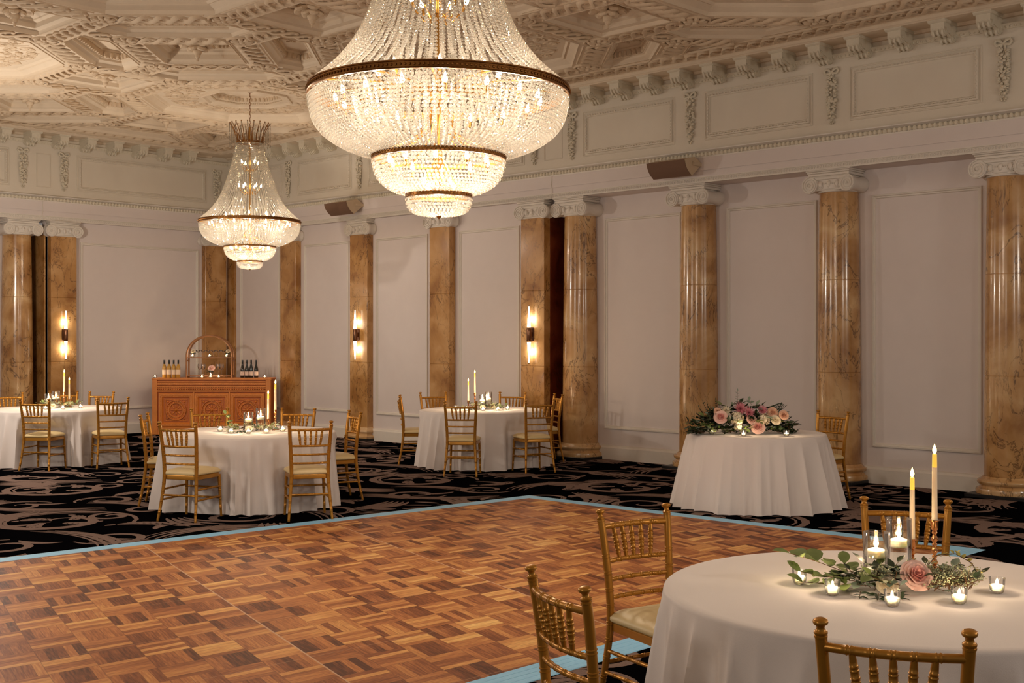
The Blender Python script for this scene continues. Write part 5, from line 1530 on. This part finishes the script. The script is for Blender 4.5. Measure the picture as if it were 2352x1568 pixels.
# ------------------------------------------------------------------ wall loudspeakers
def make_speaker():
    t = thing('wall_loudspeaker', '', 'loudspeaker')
    # local: x along the wall, -y out; wedge cabinet with a bowed grille, tipped down
    hw = .31
    fr = [(-.36 + .16 * k / 8 - .028 * sin(PI * k / 8), .062 - .197 * k / 8 - .012 * sin(PI * k / 8)) for k in range(9)]
    out = [(-.02, .0), (-.02, .06), (-.14, .115)] + fr
    X = Matrix.Identity(4)
    mb = MB(); n = len(out)
    v = [(-hw, y, z) for y, z in out] + [(hw, y, z) for y, z in out]
    mb.add(v, [(i, (i + 1) % n, n + (i + 1) % n, n + i) for i in range(n)] + [tuple(range(n - 1, -1, -1)), tuple(range(n, 2 * n))], 0, X); mb.build('cabinet', M['spkbody'], t, smooth=30)
    mb = MB(); q = [(y - .006, z) for y, z in fr]; m = len(q)
    mb.add([(-hw + .004, y, z) for y, z in q] + [(hw - .004, y, z) for y, z in q], [(i, i + 1, m + i + 1, m + i) for i in range(m - 1)], 0, X); mb.build('grille', M['grille'], t, smooth=60)
    for sg in (-1, 1):
        mb = MB(); mb.box(sg * (hw + .008) - .006, sg * (hw + .008) + .006, -.19, .0, .0, .05, 0, X, .003); mb.ball((sg * (hw + .014), -.165, .025), .011, 8, 5, 0, X); mb.build('bracket', M['spkbody'], t)
    return t
sp0 = make_speaker()
for i, (s, lab) in enumerate(((9.345, 'brown-grilled loudspeaker over the flower-laden table\'s column'), (16.28, 'brown-grilled loudspeaker on the frieze between the two chandeliers'))):
    o = sp0 if i == 0 else dup(sp0, (0, 0, 0)); wall_place(o, FR, s, .09); o.location.z = 3.985; o['label'] = lab; o['group'] = 'wall loudspeakers'

# ------------------------------------------------------------------ carved bar and what stands on it
BX, BY, BWD = -5.425, 21.62, 2.13
ca, cb_ = C2R(BX, BY)
bar = thing('carved_bar', 'carved oak bar front with three rosette panels across the room corner', 'bar', (ca, cb_, 0), CAMRZ)
hb = BWD / 2; zt = 1.02
mb = MB(); mb.box(-hb, hb, .03, .40, .0, zt - .02); mb.build('carcass', M['wooddark'], bar)
mb = MB(); mb.box(-hb - .015, hb + .015, -.02, .43, zt - .035, zt, 0, None, .006); mb.build('counter', M['wood'], bar)
for sg in (-1, 1):
    mb = MB(); x = sg * (hb - .04); mb.box(x - .045, x + .045, -.015, .06, 0, zt - .035, 0, None, .004); mb.build('corner_stile', M['wood'], bar)
mb = MB()
for z, p, h in ((.955, .0, .02), (.925, .012, .022), (.90, .004, .02), (.865, .016, .026), (.835, .0, .02), (.80, .018, .018), (.775, .004, .018)):
    mb.box(-hb + .085, hb - .085, -p, .05, z - h / 2, z + h / 2, 0, None, .003)
for z in (.912, .85, .815):
    n = 60
    for k in range(n): 
        x = -hb + .1 + (BWD - .2) * (k + .5) / n; mb.box(x - .009, x + .009, -.012, .03, z - .009, z + .009, 0, None, .003)
mb.build('dentil_cornice', M['wood'], bar)
def carved_panel(xc):
    w = .615; h = .60; z0 = .14; zc = z0 + h / 2
    p = MB(); hw = w / 2
    X = T(xc, .02, zc)
    # stepped frame
    def ringf(pr):
        v = []; f = []
        for ins, y in pr: v += [(-hw + ins, y, -h / 2 + ins), (hw - ins, y, -h / 2 + ins), (hw - ins, y, h / 2 - ins), (-hw + ins, y, h / 2 - ins)]
        for i in range(len(pr) - 1):
            for k in range(4): f.append((i * 4 + k, i * 4 + (k + 1) % 4, i * 4 + 4 + (k + 1) % 4, i * 4 + 4 + k))
        f.append(tuple(range(4 * (len(pr) - 1), 4 * len(pr)))); p.add(v, f, 0, X)
    ringf([(0, .01), (.0, -.02), (.012, -.028), (.055, -.028), (.062, -.012), (.085, .02), (.10, .022), (.104, .0), (.118, .0), (.122, .022), (.125, .03)])
    for ins, n, r in ((.034, 22, .010), (.111, 16, .008)):
        for k in range(n):
            t = -1 + 2 * (k + .5) / n
            for a, b in ((t * (hw - ins), -h / 2 + ins), (t * (hw - ins), h / 2 - ins), (-hw + ins, t * (h / 2 - ins)), (hw - ins, t * (h / 2 - ins))):
                p.ball((a, -.028 if ins < .05 else .0, b), r, 5, 4, 0, X, (1, .9, 1))
    ob = p.build('carved_panel', M['wood'], bar, smooth=30)
    m = MB(); Y = T(xc, .05, zc) @ RX(PI / 2) @ S3(1, 1, 2.0)
    m.lathe([(.115, 0), (.115, .014), (.122, .022), (.135, .022), (.142, .012), (.165, .012), (.172, .026), (.182, .026), (.186, .0)], 40, 0, Y, cap=False)
    for k in range(28): a = 2 * PI * k / 28; m.ball((.153 * cos(a), .153 * sin(a), .014), .009, 5, 4, 0, Y)
    for k in range(8):
        a = 2 * PI * k / 8
        m.ball((0, 0, 0), 1, 8, 5, 0, Y @ RZ(a) @ T(.068, 0, .006), (.042, .017, .016))
        m.add([(.035, 0, .004), (.105, -.018, .002), (.112, 0, .016), (.105, .018, .002)], [(0, 1, 2), (0, 2, 3)], 0, Y @ RZ(a + PI / 8))
    m.ball((0, 0, .008), .026, 10, 6, 0, Y); m.lathe([(.03, 0), (.034, .012), (.026, .014)], 16, 0, Y, cap=False)
    for sx in (-1, 1):
        for sz in (-1, 1):
            m.add([(sx * .168, sz * .168, 0), (sx * .172, sz * .11, 0), (sx * .11, sz * .172, 0), (sx * .152, sz * .152, .024)], [(0, 1, 3), (1, 2, 3), (2, 0, 3)], 0, Y)
            m.ball((sx * .15, sz * .15, .004), .022, 6, 4, 0, Y)
    q = m.build('rosette_medallion', M['wood'], bar, smooth=30); q.parent = ob
for xc in (-.645, 0, .645): carved_panel(xc)
mb = MB(); mb.box(-hb + .085, hb - .085, 0, .05, 0, .12); mb.box(-hb + .085, hb - .085, -.012, .05, .10, .13, 0, None, .004)
for xc in (-.3225, .3225): mb.box(xc - .012, xc + .012, -.002, .05, .13, .77, 0, None, .003)
mb.build('plinth_rail', M['wood'], bar)
def onbar(x, y, z=zt): 
    X, Y = BX + x, BY + y; a, b = C2R(X, Y); return (a, b, z)
# arched back bar
def ux(u, y=.28): return (u - 1176) / 2750 * (BY + y) - BX
xa, xb_ = ux(430.5), ux(534.5); xm = (xa + xb_) / 2; rw = (xb_ - xa) / 2
ap = onbar(xm, .30)
arch = thing('arched_shelf', 'bentwood arch shelf standing on the bar, holding coupes and posies', 'shelf', ap, CAMRZ)
zsp = .775 - rw * .92
pts = [(-rw, 0, 0), (-rw, 0, zsp * .5)] + [(-rw * cos(PI * k / 24), 0, zsp + rw * .90 * sin(PI * k / 24)) for k in range(25)] + [(rw, 0, zsp * .5), (rw, 0, 0)]
for yy, nm in ((-.085, 'arch_hoop'), (.085, 'arch_hoop')):
    mb = MB(); mb.tube([(x, yy, z) for x, _, z in pts], .016, 8); mb.build(nm, M['archwood'], arch, smooth=60)
for z in (.03, .365):
    mb = MB(); mb.box(-rw, rw, -.09, .09, z - .01, z + .008, 0, None, .003); mb.build('shelf_board', M['archwood'], arch)
mb = MB()
for sg in (-1, 1): mb.box(sg * rw - .012, sg * rw + .012, -.085, .085, 0, .02); mb.box(sg * rw - .01, sg * rw + .01, -.085, .085, .30, .32)
mb.build('cross_bar', M['archwood'], arch)
def inarch(x, y, z): return onbar(xm + x, .30 + y, zt + z)
def bottle(body, lab, kind):
    t = thing('wine_bottle', '', 'bottle'); mb = MB()
    if kind == 0: p = [(0, .0), (.034, 0), (.037, .004), (.037, .185), (.034, .205), (.022, .228), (.0155, .245), (.0145, .30), (.0155, .305), (0, .306)]
    else: p = [(0, 0), (.035, 0), (.0375, .005), (.0375, .14), (.035, .165), (.026, .20), (.019, .235), (.0155, .26), (.0148, .30), (0, .302)]
    mb.lathe(p, 20); mb.build('glass_body', body, t, smooth=40)
    mb = MB(); r = p[3][0] + .0006; z0, z1 = ((.06, .145) if kind == 0 else (.04, .115)); mb.lathe([(r, z0), (r, z1)], 20, cap=False, arc=PI * 1.2, a0=PI * .9); mb.build('paper_label', lab, t, smooth=60)
    mb = MB(); mb.lathe([(.0158, .25), (.0165, .252), (.0165, .318), (.0150, .322), (0, .322)], 14); mb.build('capsule', M['cap'], t, smooth=40); return t
bw_, bd_ = bottle(M['wineyellow'], M['label'], 0), bottle(M['winedark'], M['label2'], 1)
for i, u in enumerate((377.5, 388.5, 399, 409.5)): put(bw_, *onbar(ux(u, .2), .20), f'white wine bottle with cream label, {ORD[i]} from the left on the bar', CAMRZ, 'white wine bottles')
for i, u in enumerate((557, 567, 577, 588.5)): put(bd_, *onbar(ux(u, .2), .20), f'dark red wine bottle, {ORD[i]} from the left on the bar', CAMRZ, 'red wine bottles')
def coupe():
    mb = MB(); mb.lathe([(0, 0), (.030, .001), (.031, .003), (.006, .008), (.0035, .02), (.0035, .075), (.010, .082), (.032, .098), (.044, .118), (.046, .128), (.0445, .128), (.030, .100), (.0, .084)], 18); return mb.build('coupe_glass', M['glass'], smooth=50)
cg_ = coupe(); tag(cg_, '', 'glass')
for i in range(6): put(cg_, *inarch(-.235 + .094 * i, .03, .374), f'coupe glass, {ORD[i]} from the left on the arch\'s upper shelf', 0, 'coupes on the upper shelf')
def wineglass():
    mb = MB(); mb.lathe([(0, 0), (.034, .001), (.035, .003), (.006, .008), (.004, .02), (.004, .095), (.012, .102), (.034, .125), (.042, .155), (.038, .19), (.034, .21), (.0325, .21), (.036, .19), (.040, .155), (.032, .127), (.0, .104)], 18); return mb.build('wine_glass', M['glass'], smooth=50)
wg = wineglass(); tag(wg, '', 'glass')
for i, u in enumerate((459, 467, 501, 509)): put(wg, *onbar(ux(u, .28), .28, zt + .04), f'stemmed wine glass, {ORD[i]} from the left around the bar posy', 0, 'wine glasses round the posy')
def posy(name, label, loc, r, big):
    t = thing(name, label, 'flowers', loc, CAMRZ); g = random.Random(int(r * 1000) + int(loc[0] * 10))
    mb = MB(); mb.lathe([(0, 0), (.022, 0), (.026, .004), (.030, .07), (.028, .07), (.024, .006), (0, .005)], 16); mb.build('glass_cup', M['glass'], t, smooth=50)
    e = MB()
    for k in range(30):
        th = g.uniform(0, 6.28); blade(e, (r * .3 * cos(th), r * .3 * sin(th), .07), (cos(th), sin(th), g.uniform(-.1, .9)), (0, 0, 1), g.uniform(.6, 1.1) * r, .03, 0, 'point', .3, .3)
    e.build('foliage', M['leafdark'], t, smooth=60, recalc=False)['kind'] = 'stuff'
    rm = MB(); rose(rm, (.01, -.02, .07 + r * .75), r * .75, (.9, 0, 0), 8); rm.build('rose' if big else 'flower', [M['rose'] if big else M['cream']] * 2, t, smooth=80, recalc=False); return t
posy('rose_posy', 'pink rose posy in a glass on the bar under the arch', onbar(ux(485, .25), .25, zt + .04), .085, True)
posy('small_posy', 'small cream posy at the left end of the arch\'s upper shelf', inarch(-.32, .0, .374), .052, False)
posy('small_posy', 'small cream posy at the right end of the arch\'s upper shelf', inarch(.32, .0, .374), .052, False)
k = 0
for u, where in ((356, 'at the left end of the bar'), (464, 'on the bar under the arch, leftmost of three'), (483, 'on the bar under the arch, middle of three'), (502, 'on the bar under the arch, rightmost of three'), (608, 'at the right end of the bar')):
    p = onbar(ux(u, .06), .06); put(VG, *p, f'clear votive glass {where}', 0, 'votive glasses on the bar'); put(TL, p[0], p[1], p[2] + .001, f'lit tealight {where}', 0, 'tealights on the bar'); plight(p[0], p[1], p[2] + .044, 1.2, (1, .72, .44), .004)
for x, where in ((-.31, 'leftmost'), (.0, 'middle'), (.31, 'rightmost')):
    p = inarch(x, -.06, .374); put(VG, *p, f'clear votive glass on the arch\'s upper shelf, {where} of three', 0, 'votive glasses on the arch shelf'); put(TL, p[0], p[1], p[2] + .001, f'lit tealight on the arch\'s upper shelf, {where} of three', 0, 'tealights on the arch shelf'); plight(p[0], p[1], p[2] + .044, 1.2, (1, .72, .44), .004)
# service hatch plate on the slot panel
# ------------------------------------------------------------------ light
def lamp(a, b, z, w, r, col=(1, .88, .75)):
    l = bpy.data.lights.new('chandelier_or_fill_light', 'POINT'); l.energy = w; l.color = col; l.shadow_soft_size = r
    o = bpy.data.objects.new('chandelier_or_fill_light', l); COL.objects.link(o); o.location = (a, b, z)
CHW = 345
for (a, b, z, k, s) in ((ba, bb, 3.46, 1.0, 1.0), (sa, sb_, 3.51, .55, .84)):
    for i in range(8):
        t = 2 * PI * (i + .1) / 8; lamp(a + .62 * s * cos(t), b + .62 * s * sin(t), z - .11, CHW * k * .075, .015)
    lamp(a, b, z + .62, CHW * k * .2, .02); lamp(a, b, z - .77 * s, CHW * k * .045, .012)
    for i in range(5):
        t = 2 * PI * (i + .1) / 5; lamp(a + .26 * s * cos(t), b + .26 * s * sin(t), z - .56 * s, CHW * k * .052, .012)
# unseen chandelier told by its shadows, then four fill lamps added for presumed ones
for a, b, k, r in ((5.78, 15.57, .78, .14), (1.2, 10.8, .8, .3), (5.78, -2.0, .45, .35), (-2.5, 3.5, .42, .35), (10.4, -1.0, .5, .35)):
    lamp(a, b, 3.0, CHW * k, r)
w = bpy.data.worlds.new('hall'); sc.world = w; w.use_nodes = True
bg = w.node_tree.nodes['Background']; bg.inputs[0].default_value = (1, .90, .82, 1); bg.inputs[1].default_value = 0.20

# ------------------------------------------------------------------ camera
cd = bpy.data.cameras.new('camera'); cam = bpy.data.objects.new('camera', cd); COL.objects.link(cam)
cam.location = (0, 0, CAMH); cam.rotation_euler = (PI / 2, 0, math.atan2(-DLY, DLX))
cd.sensor_width = 36; cd.lens = 2750 / 2352 * 36; cd.shift_y = -9 / 2352; cd.clip_start = .05; cd.clip_end = 100
sc.camera = cam
sc.view_settings.view_transform = 'Standard'; sc.view_settings.look = 'None'; sc.view_settings.gamma = 1; sc.view_settings.use_curve_mapping = False
sc.view_settings.exposure = 0.0
c = sc.cycles
c.max_bounces = 12; c.diffuse_bounces = 4; c.glossy_bounces = 4; c.transmission_bounces = 8; c.transparent_max_bounces = 20; c.adaptive_threshold = 0.02
c.use_denoising = True; c.sample_clamp_indirect = 6; c.sample_clamp_direct = 0; c.caustics_reflective = False; c.caustics_refractive = False
